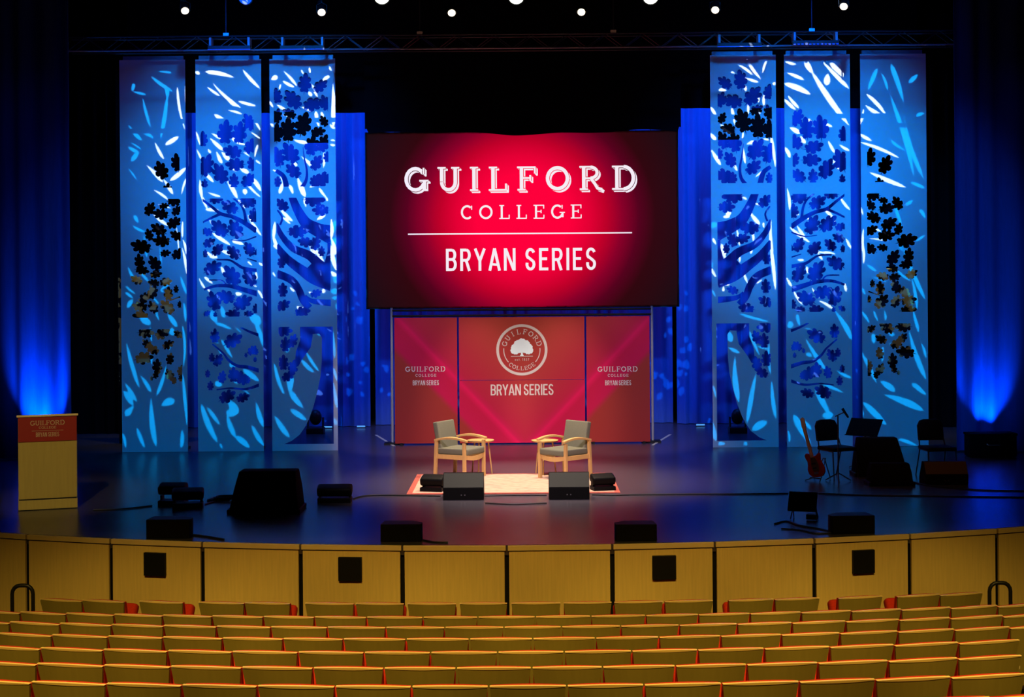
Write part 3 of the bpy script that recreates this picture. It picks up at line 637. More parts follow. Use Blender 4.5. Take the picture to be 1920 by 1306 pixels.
sl['C'] = [(330,130,430,200,14),(390,95,480,225,16),(520,100,490,190,14),(380,215,465,245,16),(295,180,320,190,10),(220,290,270,295,18),(380,265,390,300,16),(170,395,205,455,16),(550,250,570,255,20),(463,330,465,370,12),(500,310,500,390,16),(400,380,400,450,14),(300,400,322,510,16),(465,400,475,440,12),(170,555,205,600,20),(230,500,310,555,16),(370,550,365,590,12),(390,625,450,605,22),(490,590,530,600,14),(540,570,570,770,18),(370,640,385,745,14),(175,655,235,755,20),(310,740,335,790,14),(440,830,520,780,16),(270,1065,295,1030,26),(245,1070,290,1070,20),(410,1035,475,1120,22),(365,945,395,965,12),(440,985,500,1000,12),(185,1195,205,1240,14),(545,1080,555,1306,18),(495,1100,500,1140,12),(430,1160,435,1220,14),(235,1230,265,1306,18),(330,1140,350,1250,12),(500,1260,520,1290,20),
 (625,115,695,135,16),(640,185,745,230,18),(750,110,800,190,30),(785,170,1022,510,30),(620,250,785,320,30),(890,190,885,265,36),(850,110,1022,285,22),(900,120,1020,235,26),(620,345,695,415,18),(645,325,715,405,16),(740,440,800,500,18),(865,490,920,520,16),(655,520,720,560,26),(720,570,755,620,20),(770,520,805,550,14),(890,600,935,680,16),(960,625,1025,665,16),(625,640,660,710,20),(910,710,980,795,16),(800,740,830,750,16),(640,890,658,1030,16),(870,1020,940,1110,18),(760,1080,790,1080,22),(665,1040,715,1060,16),(655,1130,785,1230,18),(700,1120,750,1190,16),(1000,1200,1030,1260,14),(960,940,1028,1030,14),(820,1280,930,1290,14),
 (1195,155,1135,295,26),(1215,185,1258,295,16),(1275,130,1355,370,28),(1445,195,1385,250,28),(1125,315,1250,450,20),(1120,385,1225,450,20),(1110,400,1085,510,18),(1270,320,1420,830,26),(1355,430,1480,840,24),(1430,450,1485,435,22),(1085,560,1160,605,18),(1085,610,1330,710,18),(1270,595,1370,665,14),(1145,795,1370,890,24),(1395,855,1485,895,20),(1365,1000,1415,965,24),(1300,1000,1350,1140,18),(1450,1020,1490,1080,18),(1425,1225,1490,1180,20),(1085,1000,1110,1060,12),(1110,1130,1108,1306,16),(1160,1130,1220,1160,14),(1120,1200,1270,1220,12),(1320,1230,1350,1280,14)]
sl['D'] = [(230,0,268,95,14),(425,10,420,60,14),(345,60,350,110,12),(540,0,570,280,20),(175,140,205,200,14),(250,240,290,245,16),(250,250,250,290,14),(375,170,400,240,12),(450,240,495,205,12),(180,275,200,320,12),(340,420,540,475,18),(350,370,420,380,16),(270,520,300,600,34),(275,625,350,665,22),(320,680,345,970,28),(450,780,395,1100,26),(405,520,470,680,16),(455,620,540,640,16),(530,590,540,800,14),(545,830,572,1070,20),(425,1140,520,1080,44),(185,860,205,940,12),(180,1080,205,1210,26),(215,1218,265,1218,26),(370,1218,400,1218,26),
 (825,40,860,95,14),(860,40,940,60,14),(700,90,745,95,18),(760,130,770,180,14),(635,195,670,260,14),(785,205,820,215,12),(990,230,1005,290,16),(680,280,735,370,14),(790,260,840,330,12),(830,340,930,400,16),(930,400,1040,590,26),(640,490,680,490,40),(700,420,720,500,16),(730,515,790,515,12),(750,570,885,780,22),(755,660,790,690,24),(935,765,1040,820,20),(850,850,990,910,20),(810,870,900,1040,30),(850,1045,925,1045,46),(680,1035,790,1225,34),(730,1065,790,1140,20),(645,1130,655,1215,12),(1030,0,1035,30,10),
 (1110,0,1110,120,16),(1130,120,1190,165,16),(1135,185,1260,230,12),(1310,150,1400,225,14),(1345,0,1490,340,24),(1400,190,1440,400,20),(1085,250,1120,310,14),(1090,400,1145,480,14),(1170,400,1200,470,12),(1235,400,1245,470,14),(1410,400,1450,540,18),(1165,540,1175,610,22),(1260,530,1300,560,24),(1260,600,1340,630,14),(1385,520,1495,830,26),(1460,600,1495,700,14),(1225,620,1225,720,18),(1085,640,1190,850,20),(1210,830,1305,905,34),(1225,915,1480,1020,40),(1405,845,1495,925,26),(1105,960,1250,1110,34),(1095,1000,1105,1060,20),(1320,1190,1440,1235,24)]
def spindle(x1, y1, x2, y2, w_, rnd):
    p, q = Vector((x1,y1)), Vector((x2,y2)); d = q-p; L = d.length; d.normalize(); n = Vector((-d.y,d.x)); b = rnd.uniform(-.05,.05)*L; sk = rnd.uniform(0.6,1.6)
    up, dn = [], []; K = 8
    for i in range(K+1):
        t = i/K; ww = 0.05+math.sin(math.pi*t**sk)**0.55 if 0 < i < K else 0.05
        c = p+d*L*t+n*b*math.sin(math.pi*t); up.append(tuple(c+n*ww*w_/2)); dn.append(tuple(c-n*ww*w_/2))
    return up+dn[::-1]
def mdy(b, d, oy, s): return oy+(b+d)/2/s < 560
def slash_world(key, cfg):
    ox, oy, s = cfg; out = []; rnd = random.Random(hash(key) % 7 if False else ord(key))
    for (a,b,c,d,w_) in sl[key]:
        pts = spindle(ox+a/s, oy+b/s, ox+c/s, oy+d/s, w_/s*(1.12 if mdy(b,d,oy,s) else 1.2), rnd)
        q = []
        for x, y in pts:
            v = P(x, y, DP); q.append((v.x, v.z))
        mid = ((ox+(a+c)/2/s), (oy+(b+d)/2/s)); out.append((mid, q))
    return out
def projector(loc, polys, side, kind, power, color, angle):
    loc = Vector(loc); k = 0.6/(DP-loc.y); cx_, cz_ = (-5.55 if side == 'left' else 5.55), 3.6; m = 7.5
    out = [(cx_-m,cz_-m),(cx_+m,cz_-m),(cx_+m,cz_+m),(cx_-m,cz_+m)]
    t = thing('gobo_projector', 'black theatre projector casting %s slashes, on the %s' % (kind, side), 'stage light', loc, 0, 'gobo projectors')
    keep = lambda c: inside(c, out) & ~any_in(c, polys)
    cut([out]+polys, keep, 0.0, lambda a,b,q: ((a-loc.x)*k, 0.6+0.002*q, (b-loc.z)*k), 'gobo_plate', 'black', t)
    MB().cyl((0,-0.35,0.13),(0,-0.03,0.04),0.09).build('housing', 'black', t)
    light('projector_lamp', 'SPOT', loc, (cx_,DP,cz_), power, color, 0.0004, angle, 0.05, parent=t)
for side, ks, cxw, lx in (('left',(('A',GA),('B',GB)),500,-2.6),('right',(('C',GC),('D',GD)),1462,2.6)):
    W_, C_ = [], []
    for k_, cfg in ks:
        for mid, q in slash_world(k_, cfg):
            (W_ if math.hypot((mid[0]-cxw)/215, (mid[1]-335)/262) < 1 else C_).append(q)
    rnd = random.Random(5 if side == 'left' else 6); sg = -1 if side == 'left' else 1   # leaf dapple thrown on to the rear curtain
    for _ in range(34):
        x, z, s_ = sg*rnd.uniform(2.75,3.55), rnd.uniform(2.6,4.3), rnd.uniform(.08,.17); cs, sn = math.cos(x*37), math.sin(x*37)
        C_.append([(x+s_*(a*cs-b*sn), z+s_*1.3*(a*sn+b*cs)) for a, b in LEAF[::2]] if abs(x) > 3.0 or z < 3.3 else [(x,z),(x+.01,z),(x,z+.01)])
    projector((lx-0.25,12.0,9.3), W_, side, 'white', 25000, (0.62,0.80,1.0), 34)
    projector((lx+0.45,12.0,9.5), C_, side, 'blue', 17000, (0.0,0.36,1.0), 34)

# ------------------------------------------------------------------ screen
c0, c1 = P(686,250,D_SCR), P(1272,573,D_SCR); sw, sh = c1.x-c0.x, c0.z-c1.z; scx, scz = (c0.x+c1.x)/2, (c0.z+c1.z)/2
scr = thing('projection_screen', 'large hanging screen glowing red with white college and series name', 'screen', (scx,D_SCR,scz))
MB().box((0,0.03,0),(sw,0.05,sh)).build('display', 'screen', scr)
fr = MB()
for s in (-1,1): fr.box((s*sw/2,0.04,0),(0.04,0.07,sh+0.04)); fr.box((0,0.04,s*sh/2),(sw,0.07,0.04))
fr.build('frame', 'black', scr)
def sxy(x, y):
    v = P(x, y, D_SCR); return v.x-scx, v.z-scz
def text_on(parent, x0, x1, y0, y1, text, style, m, yoff, conv, name='lettering', shadow=False):
    a, b = conv(x0, y1), conv(x1, y0); W_, H_ = b[0]-a[0], b[1]-a[1]; cx_ = (a[0]+b[0])/2
    if style == 'serif' and shadow:
        base = layout(text, style, cx_, a[1], W_, H_)
        fat = layout(text, style, cx_, a[1], W_, H_, ex=0.055)
        sh_ = []
        for q in (0.045,0.085): sh_ += layout(text, style, cx_, a[1], W_, H_, off=(H_*q,-H_*q))
        shape(base, yoff, name, m, parent)
        shape(sh_, yoff, 'drop_shadow_line', m, parent, minus=fat)
    else:
        shape(layout(text, style, cx_, a[1], W_, H_), yoff, name, m, parent)
text_on(scr, 758,1192,359,310, 'GUILFORD', 'serif', 'screentext', 0.0, lambda x,y: sxy(x, {359:310,310:359}[y]), shadow=True)
text_on(scr, 864,1091,383,411, 'COLLEGE', 'serif', 'screentext', 0.0, sxy)
text_on(scr, 836,1118,464,508, 'BRYAN SERIES', 'sans', 'screentext', 0.0, sxy)
a, b = sxy(765,439), sxy(1185,436)
shape(seg((a[0],a[1]),(b[0],b[1]),0.026), 0.0, 'divider_line', 'screentext', scr)
for x in (740,1220):
    v = P(x, 250, D_SCR); MB().cyl((v.x-scx,0.06,sh/2),(v.x-scx,0.06,9.4-scz),0.008,n=6).build('hanging_cable', 'truss', scr)

# ------------------------------------------------------------------ red backdrop
DB = 28.9
bd = [(740,857.5,'left'),(861,1096.5,'centre'),(1100,1218.5,'right')]
def bxy(cx_):
    return lambda x, y: (P(x,y,DB).x-cx_, P(x,y,DB).z)
for x0, x1, nm in bd:
    a, b = P(x0,594,DB), P(x1,831.5,DB); zc = CAMZ-(unroll(980,594)[1]-CY)*DB/F; zb_ = CAMZ-(unroll(980,829.5)[1]-CY)*DB/F
    cx_ = (P(x0,715,DB).x+P(x1,715,DB).x)/2; wd = P(x1,715,DB).x-P(x0,715,DB).x
    t = thing('backdrop_panel', {'left':'narrow red printed backdrop panel with small college name, left','centre':'wide red printed backdrop panel with round tree seal','right':'narrow red printed backdrop panel with small college name, right'}[nm], 'banner', (cx_,DB,0), 0, 'red printed backdrop panels')
    if nm == 'centre':
        zm = P(980,712,DB).z
        MB().box((0,0.02,(zc+zm)/2+0.002),(wd,0.03,zc-zm-0.004)).build('upper_fabric', 'backdrop', t)
        MB().box((0,0.02,(zb_+zm)/2-0.002),(wd,0.03,zm-zb_-0.004)).build('lower_fabric', 'backdrop', t)
    else: MB().box((0,0.02,(zc+zb_)/2),(wd,0.03,zc-zb_)).build('fabric', 'backdrop', t)
    for s in (-1,1): MB().box((s*(wd/2-0.12),0.16,0.02),(0.05,0.45,0.04)).build('foot', 'black', t)
    for s in (-1,1): MB().box((s*(wd/2-0.03),0.05,(zc)/2),(0.03,0.03,zc)).build('upright', 'black', t)
    cv = bxy(cx_)
    if nm != 'centre':
        o = 0 if nm == 'left' else 360.5
        text_on(t, 760+o,835+o,687 if 0 else 686.5,696.5, 'GUILFORD', 'serif', 'printwhite', 0.0, cv)
        text_on(t, 779+o,818+o,700.5,706, 'COLLEGE', 'serif', 'printwhite', 0.0, cv)
        text_on(t, 774+o,823+o,712.5,722, 'BRYAN SERIES', 'sans', 'printwhite', 0.0, cv)
    else:
        text_on(t, 920,1038,719.5,741, 'BRYAN SERIES', 'sans', 'printwhite', 0.0, cv)
        cz_ = cv(978.5,655.5); px = DB/F
        circ = lambda r, n=64: [(cz_[0]+r*px*math.cos(2*math.pi*i/n), cz_[1]+r*px*math.sin(2*math.pi*i/n)) for i in range(n)]
        shape([circ(48)], 0.0, 'seal_ring', 'printwhite', t, minus=[circ(43)])
        for g0, g1 in ((-12,-54),(192,234)):
            shape(arc(cz_[0],cz_[1],34*px,34*px,g0+22,g1+8 if g1 < 0 else g1,1.4*px) if 0 else arc(cz_[0],cz_[1],34*px,34*px,(5 if g0 < 0 else 175),(-42 if g0 < 0 else 222),1.6*px), 0.0, 'seal_arc', 'printwhite', t)
        shape(arc_layout('GUILFORD','serif',cz_[0],cz_[1],29.5*px,9.5*px,-70,70), 0.0, 'seal_name', 'printwhite', t)
        shape(arc_layout('COLLEGE','serif',cz_[0],cz_[1],38.5*px,7.5*px,217,143), 0.0, 'seal_lower_name', 'printwhite', t)
        blob = []
        for (u,v,r) in ((0,10,9),(-7,8,8),(7,8,8),(-13,2,7),(13,2,7),(-16,-3,5.2),(16,-3,5.2),(0,3,10),(-9,-3,7),(9,-3,7),(-17,-6,3),(17,-6,3),(-13,-7,3.4),(13,-7,3.4)):
            n = 9; blob.append([(cz_[0]+px*(u+r*(1+.10*(i%2))*math.cos(2*math.pi*i/(2*n))), cz_[1]+px*(v+2+r*(1+.10*(i%2))*math.sin(2*math.pi*i/(2*n)))) for i in range(2*n)])
        blob.append([(cz_[0]+px*a_, cz_[1]+px*b_) for a_, b_ in ((-4,-12),(-1.8,-8),(-2,-2),(2,-2),(1.8,-8),(4,-12))])
        cutb = [[(cz_[0]+px*a_, cz_[1]+px*b_) for a_, b_ in ((sg*3,-9.5),(sg*5,-5),(sg*8,-7.5),(sg*9,-10.5))] for sg in (-1,1)]
        shape(blob, 0.0, 'seal_tree', 'printcyan', t, minus=cutb)['label'] = 'pale oak tree in the seal'
        shape(seg((cz_[0]-20.5*px,cz_[1]-12*px),(cz_[0]+20.5*px,cz_[1]-12*px),1.2*px), 0.0, 'seal_ground_line', 'printwhite', t)
        shape(layout('est. 1837','sans',cz_[0],cz_[1]-20.5*px,27*px,6*px), 0.0, 'seal_date', 'printwhite', t)
# pipe frame over the backdrop
pf = thing('pipe_frame', 'pipe frame with two crossbars behind the red backdrop', 'frame', (0,29.15,0))
xl, xr = P(735,700,29.15).x, P(1223,700,29.15).x
for s, x in ((-1,xl),(1,xr)): MB().cyl((x,0,0.03),(x,0,P(980,575,29.15).z),0.025).build('upright', 'bluepipe', pf); MB().box((x,0,0.015),(0.3,0.3,0.03)).build('base_plate', 'black', pf)
for y in (580,590.5):
    z = P(980,y,29.15).z; MB().cyl((xl,0.0,z),(xr,0,z),0.02).build('crossbar', 'black', pf)
# backdrop/centre wash comes from the hanging lamps below

# ------------------------------------------------------------------ truss, pipes and hanging lamps
DT = 27.3
tz0, tz1 = P(980,92,DT).z, P(980,66,DT).z; tx0, tx1 = P(130,90,DT).x, P(1792,90,DT).x
tr_ = thing('lighting_truss', 'long box truss spanning the stage above the scenic panels', 'truss', ((tx0+tx1)/2,DT,tz0)); hw = (tx1-tx0)/2; th_ = tz1-tz0
MB().cyl((-hw,-0.15,0.0),(hw,-0.15,0.0),0.016).build('chord', 'bluepipe', tr_)
for y, z in ((0.15,0.0),(-0.15,th_),(0.15,th_)): MB().cyl((-hw,y,z),(hw,y,z),0.016).build('chord', 'truss', tr_)
n = 24; dx = 2*hw/n; b0 = None
for i in range(n):
    x = -hw+dx*i
    for y in (-0.15,0.15):
        for k in (0,1):
            if i == 0 and y < 0:
                b0 = [b0, None][0]; bb = MB().cyl((0,0,0),(dx/2,0,th_),0.008,n=5).build('brace','truss',tr_) if k == 0 else MB().cyl((dx/2,0,th_),(dx,0,0),0.008,n=5).build('brace','truss',tr_)
                if k == 0: br0 = bb
                else: br1 = bb
            else:
                bb = (br0,br1)[k].copy(); COL.objects.link(bb); bb.parent = tr_
            bb.location = (x,y,0)
for px, s in ((424,'first from the left'),(787,'second from the left'),(1150,'second from the right'),(1522,'first from the right')):
    v = P(px,66,DT-0.15); t = thing('chain_hoist', 'thin reddish hoist line above the truss, '+s, 'hoist', (v.x,DT-0.15,tz1), 0, 'truss hoist lines')
    MB().cyl((0,0,0.02),(0,0,11-tz1),0.012,n=6).build('chain', 'truss', t); MB().box((0,0,0.03),(0.1,0.05,0.05)).build('clamp', 'chrome', t)
for a_, b_, y_, s in ((390,470,93.5,'above the middle left panel'),(525,608,93,'above the innermost left panel'),(1345,1428,88,'above the innermost right panel'),(1486,1573,83.5,'above the middle right panel')):
    v0, v1 = P(a_,y_,DT-0.35), P(b_,y_,DT-0.35); L = v1.x-v0.x
    t = thing('led_batten', 'slim blue-lit light batten on the truss '+s, 'stage light', ((v0.x+v1.x)/2,DT-0.35,v0.z), 0, 'slim light battens')
    MB().box((0,0,0.04),(L,0.07,0.06)).build('body', 'metal', t, bevel=0.008)
    st = MB()
    if a_ == 1486:
        for i in range(12): st.box((-L/2+L*(i+.5)/12,-0.036,0.0),(L/12*0.6,0.012,0.022))
    else: st.box((0,-0.036,0.0),(L,0.012,0.014))
    st.build('lens_strip', 'lampblue', t)
    for s2 in (-1,1): MB().box((s2*L*0.45,0.1,0.14),(0.04,0.2,0.16)).build('bracket', 'bluepipe', t)
def hang_lamp(px, py, d, rad, label, lens, pipez, cat='stage light', group='lamps', aim=None, power=0, color=(1,.8,.6), cone=40, yaw=0, tilt=25, size=0.08):
    v = P(px, py, d); t = thing('stage_lamp', label, cat, v, 0, group)
    rot = Matrix.Rotation(R(yaw),4,'Z') @ Matrix.Rotation(R(90-tilt),4,'X')     # local +Z points toward the hall, tipped down
    fwd = rot
    fwd = Matrix.Rotation(R(yaw),4,'Z') @ Matrix.Rotation(R(90+tilt),4,'X')
    MB().cyl((0,0,-0.30),(0,0,-0.01),rad*0.8,rad*1.18,20,mtx=fwd).build('housing', 'black', t, smooth=True)
    MB().cyl((0,0,-0.012),(0,0,0.004),rad,rad,20,mtx=fwd).build('lens', lens, t)
    y = MB(); y.tube([(-rad*1.3,0,0),(-rad*1.3,0.02,rad*2),(0,0.02,rad*2.6),(rad*1.3,0.02,rad*2),(rad*1.3,0,0)],0.01,6); y.cyl((0,0.02,rad*2.6),(0,0.02,pipez-v.z),0.012,n=6)
    y.build('yoke', 'black', t)
    if power:
        light('lamp_beam', 'SPOT', v+Vector((0,-0.12,-0.14)), aim, power, color, size, cone, 0.6, parent=t)
WARM = (1.0,0.78,0.56)
for i, (px, py) in enumerate(((347,20.5),(603,23.5),(847,24.5),(1090,23),(1341,19),(1582,12.5))):
    nm = ('first','second','third')[i]+' from the left' if i < 3 else ('third','second','first')[i-3]+' from the right'
    cen = i in (2,3)
    hang_lamp(px, py, 24.0, 0.060, 'small warm glowing stage lamp in the upper dark row, '+nm, 'lampwarm', 7.95, group='small warm lamps over the stage', tilt=42, yaw=(20,12,6,-6,-12,-20)[i],
              aim=(0.2*(1 if i == 2 else -1),23.6,0.0) if cen else None, power=2000 if cen else 0, color=WARM, cone=46)
for i, px in enumerate((716,968,1220)):
    hang_lamp(px, -7, 20.5, 0.105, 'large white lamp cut by the top edge of the photo, '+('left','middle','right')[i]+' of three', 'lampwhite', 7.6, group='large white lamps at the top edge', tilt=15,
              aim=((px-980)/300*2.0,28.6,0.9), power=2250, color=(1.0,0.78,0.74), cone=24)
hang_lamp(460, -4, 21.0, 0.09, 'dim blue lamp at the top edge of the photo, left of centre', 'lampblue', 7.7, group='dim blue lamps')
for d_, z_, nm in ((24.02,7.95,'rear'),(20.52,7.62,'front'),(12.0,9.95,'hall')):
    t = thing('lighting_pipe', 'black lighting pipe hung across the %s lamp line' % nm, 'pipe', (0,d_,z_), 0, 'overhead pipes')
    MB().cyl((-9,0,0),(9,0,0),0.024).build('pipe', 'black', t)
    for x in (-7,0,7): MB().cyl((x,0,0),(x,0,11-z_),0.005,n=5).build('hanger_wire', 'black', t)

# ------------------------------------------------------------------ rug, armchairs, side tables
rx0, rx1 = G(763,925.5), G(1163,924); ry = G(964,888.5).y; rf = G(964,925.5).y
rug = thing('area_rug', 'pale oriental rug with reddish border under the two armchairs', 'rug', ((rx0.x+rx1.x)/2,(ry+rf)/2,0)); RW, RD = rx1.x-rx0.x, ry-rf
MB().box((0,0,0.006),(RW-0.16,RD-0.16,0.012)).build('field', 'rug', rug)
e = MB()
for s in (-1,1): e.box((s*(RW/2-0.04),0,0.0055),(0.08,RD,0.011)); e.box((0,s*(RD/2-0.04),0.0055),(RW-0.16,0.08,0.011))
e.build('border', 'rugedge', rug)
def armchair(foot, phi, lab):
    sgn = 1 if phi > 0 else -1; c = Vector((foot.x, foot.y, 0.012))
    f_ = Vector((math.sin(R(phi)), -math.cos(R(phi)), 0)); ac = Vector((sgn*math.cos(R(phi)), sgn*math.sin(R(phi)), 0))
    c = c+f_*0.26+ac*0.29
    t = thing('armchair', lab, 'armchair', c, R(phi), 'grey-green armchairs on the rug')
    for sx in (-1,1):
        for sy in (-1,1):
            zt = 0.575 if sy < 0 else 0.60; lean = 0.0
            l = MB(); l.prism([(-.024,-.024),(.024,-.024),(.024,.024),(-.024,.024)],0,zt); 
            l.v = [(x+sx*0.29, y+sy*0.26+(0.03 if sy > 0 else -0.0)*(1-z/zt), z) for x,y,z in l.v]
            l.build('leg', 'wood', t, bevel=0.006)
        pts = []; 
        n = 10; arm = MB(); vs = []; 
        for i in range(n+1):
            u = i/n; y = -0.31+u*0.60; z = 0.575+0.065*math.sin(math.pi*(0.12+0.80*u))+0.0*u; hw_ = 0.032
            for (a_, b_) in ((-hw_,0),(hw_,0),(hw_,0.035),(-hw_,0.035)): vs.append((sx*0.29+a_, y, z+b_-0.012))
        fs = [(i*4+k, i*4+(k+1)%4, (i+1)*4+(k+1)%4, (i+1)*4+k) for i in range(n) for k in range(4)]+[(3,2,1,0),tuple(n*4+k for k in range(4))]
        arm.add(vs, fs); arm.build('armrest', 'wood', t, bevel=0.006)
        MB().box((sx*0.29,0,0.345),(0.026,0.50,0.07)).build('side_rail', 'wood', t, bevel=0.004)
    ap = MB(); n = 10; vs = []
    for i in range(n+1):
        u = i/n*2-1; dz = 0.03*(1-u*u)
        for (a_, b_) in ((0,0),(0.025,0),(0.025,0.07),(0,0.07)): vs.append((u*0.27, -0.275-0.035*(1-u*u)+a_, 0.315-dz+b_))
    ap.add(vs, [(i*4+k, i*4+(k+1)%4, (i+1)*4+(k+1)%4, (i+1)*4+k) for i in range(n) for k in range(4)]+[(3,2,1,0),tuple(n*4+k for k in range(4))])
    ap.build('front_rail', 'wood', t)
    MB().box((0,0.265,0.345),(0.54,0.025,0.07)).build('rear_rail', 'wood', t)
    MB().box((0,-0.02,0.425),(0.53,0.56,0.105)).build('seat_cushion', 'sage', t, bevel=0.03, smooth=True, seg=3)
    MB().box((0,0.275,0.655),(0.50,0.09,0.46),rot=Matrix.Rotation(R(-11),4,'X')).build('backrest', 'sage', t, bevel=0.022, smooth=True, seg=3)
    return t
ftL = G(819,897); ftR = G(1105,897)
armchair(ftL, 60, 'grey-green upholstered armchair with beech arms, left of the pair')
armchair(ftR, -47, 'grey-green upholstered armchair with beech arms, right of the pair')
for px, s in ((893,'left'),(1023,'right')):
    v = Vector((-0.72,24.58,0)) if s == 'left' else Vector((0.32,24.48,0)); t = thing('side_table', 'small round beech side table beside the %s armchair' % s, 'table', (v.x,v.y,0), 0, 'round side tables')
    zt = 0.555; MB().cyl((0,0,zt-0.022),(0,0,zt),0.21,0.22,28).build('tabletop', 'wood', t)
    for a_ in (20,140,260): MB().cyl((0.13*math.cos(R(a_)),0.13*math.sin(R(a_)),zt-0.02),(0.19*math.cos(R(a_)),0.19*math.sin(R(a_)),0.0 if 0 else 0.0),0.014,0.011,8).build('leg', 'wood', t)

# ------------------------------------------------------------------ speakers and floor lights
def stage_monitor(px, py, wpx, label, face='grille', rz=0, hgt=0.37):
    v = G(px, py); s_ = F/v.y; w_ = wpx/s_
    t = thing('stage_monitor', label, 'speaker', v+Vector((0,0.19,0)), rz, 'wedge stage monitors')
    h1 = hgt*0.46; prof = [(-0.19,0.0),(-0.19,h1),(-0.06,hgt),(0.04,hgt),(0.20,0.08),(0.20,0.0)]
    MB().prism(prof, -w_/2, w_/2, axis='x').build('cabinet', 'cab', t, bevel=0.006)
    n = Vector((0,-(hgt-h1),0.13)).normalized()
    p0, p1 = Vector((0,-0.19,h1+0.006)), Vector((0,-0.06,hgt-0.004)); g = MB(); q = n*0.007
    a_ = [Vector((sx*(w_/2-0.006),p.y,p.z)) for p in (p0,p1) for sx in (-1,1)]
    vs = [x+q for x in a_]+[x-q*0.3 for x in a_]; g.add(vs, [(0,1,3,2),(4,6,7,5),(0,2,6,4),(1,5,7,3),(0,4,5,1),(2,3,7,6)])
    g.build('top_panel', face, t)
    for i, x in enumerate((0.02,-0.03)): MB().cyl((x,-0.196,h1*0.42),(x,-0.188,h1*0.42),0.010,n=10).build('socket', 'chrome', t)
    return t
stage_monitor(869,937,76,'black wedge monitor with grey-green top in front of the left armchair')
stage_monitor(1067.5,936,76,'black wedge monitor with grey-green top in front of the right armchair')
stage_monitor(1776,909,80,'wedge monitor with brown upper face at far right of the stage', 'browngrille', hgt=0.34)
def frustum(name, label, px, py, wb, wt, h, dep, shift, group, mtl='cloth', rz=0, depth_top=0.6):
    v = G(px, py); t = thing(name, label, 'speaker', v+Vector((0,dep/2,0)), rz, group)
    vs = [(-wb/2,-dep/2,0),(wb/2,-dep/2,0),(wb/2,dep/2,0),(-wb/2,dep/2,0)]; k = depth_top; m_ = 0.55
    vs += [((-wb/2*(1-m_)-wt/2*m_)+shift*m_,-dep/2*(1-.3*(1-k)),h*m_),((wb/2*(1-m_)+wt/2*m_)+shift*m_,-dep/2*(1-.3*(1-k)),h*m_),((wb/2*(1-m_)+wt/2*m_)+shift*m_,dep/2,h*m_),((-wb/2*(1-m_)-wt/2*m_)+shift*m_,dep/2,h*m_)]
    vs += [(-wt/2+shift,-dep/2*k+.03,h),(wt/2+shift,-dep/2*k+.03,h),(wt/2+shift,dep/2*k,h),(-wt/2+shift,dep/2*k,h)]
    fs = [(3,2,1,0),(8,9,10,11)]
    for r_ in (0,4): fs += [(r_+i, r_+(i+1)%4, r_+4+(i+1)%4, r_+4+i) for i in range(4)]
    b_ = MB(); b_.add(vs, fs); b_.build('cover', mtl, t, bevel=0.02, smooth=True)
    MB().box((0,0,0.03),(wb+0.04,dep+0.04,0.06)).build('base_skirt', 'cab', t, bevel=0.015)
    return t
frustum('covered_speaker','large black cloth-covered speaker at left centre of the stage',494,963,0.96,0.78,0.56,0.6,0.03,'large dark covered speakers')
frustum('covered_speaker','tall black covered speaker below the music stand',1654,893,0.84,0.62,0.60,0.36,-0.04,'large dark covered speakers')
frustum('covered_speaker','low black covered speaker in front of the tall one at right',1673,911,0.66,0.58,0.33,0.35,0.0,'large dark covered speakers')
def front_fill(px, py, wpx, hpx, flip, label, rz=0):
    v = G(px, py); s_ = F/v.y; w_ = wpx/s_; h = hpx/s_
    t = thing('front_fill_speaker', label, 'speaker', v+Vector((0,0.15,0)), R(rz), 'small black speakers on the stage edge')
    k = -1 if flip else 1
    poly = [(-w_/2*k,-0.13),(w_/2*k*0.93,-0.13),(w_/2*k,-0.07),(w_/2*k,0.02),(w_/2*k*0.5,0.16),(-w_/2*k*0.9,0.16)]
    if k < 0: poly = poly[::-1]
    MB().prism(poly, 0.0, h).build('cabinet', 'cab', t, bevel=0.008)
    MB().box((-0.02*k,-0.132,h/2),(w_*0.80,0.008,h*0.86)).build('grille', 'cab', t)
front_fill(315,1010,84,36,False,'small black speaker on the stage edge, leftmost of four')
front_fill(752,1016,78,33,False,'small black speaker on the stage edge, second of four from left')
front_fill(1193,1015,79,32,True,'small black speaker on the stage edge, third of four from left')
front_fill(1599,1001,84,34,True,'small black speaker on the stage edge, rightmost of four', 4)
def floor_light(px, py, w_, rz, label, h=0.24):
    v = G(px, py); t = thing('floor_light', label, 'stage light', v+Vector((0,0.12,0)), R(rz), 'low black bar lights on the floor')
    MB().box((0,0,0.035),(w_*0.95,0.24,0.07)).build('base', 'cab', t, bevel=0.01)
    MB().box((0,0.0,h-0.07),(w_,0.20,0.125),rot=Matrix.Rotation(R(18),4,'X')).build('head', 'cab', t, bevel=0.04, smooth=True, seg=3)
    for s in (-1,1): MB().box((s*(w_/2-0.035),0.03,0.09),(0.03,0.10,0.09)).build('yoke', 'cab', t)
floor_light(811,923,0.36,-14,'low black bar light angled beside the left wedge monitor')
floor_light(1131,921,0.36,14,'low black bar light angled beside the right wedge monitor')
floor_light(626,943,0.50,0,'low black bar light between the big covered speaker and the rug')
floor_light(321,948,0.40,-3,'low black bar light, rear of the pair at left',0.30)
floor_light(349,953,0.44,8,'low black bar light, front of the pair at left',0.26)
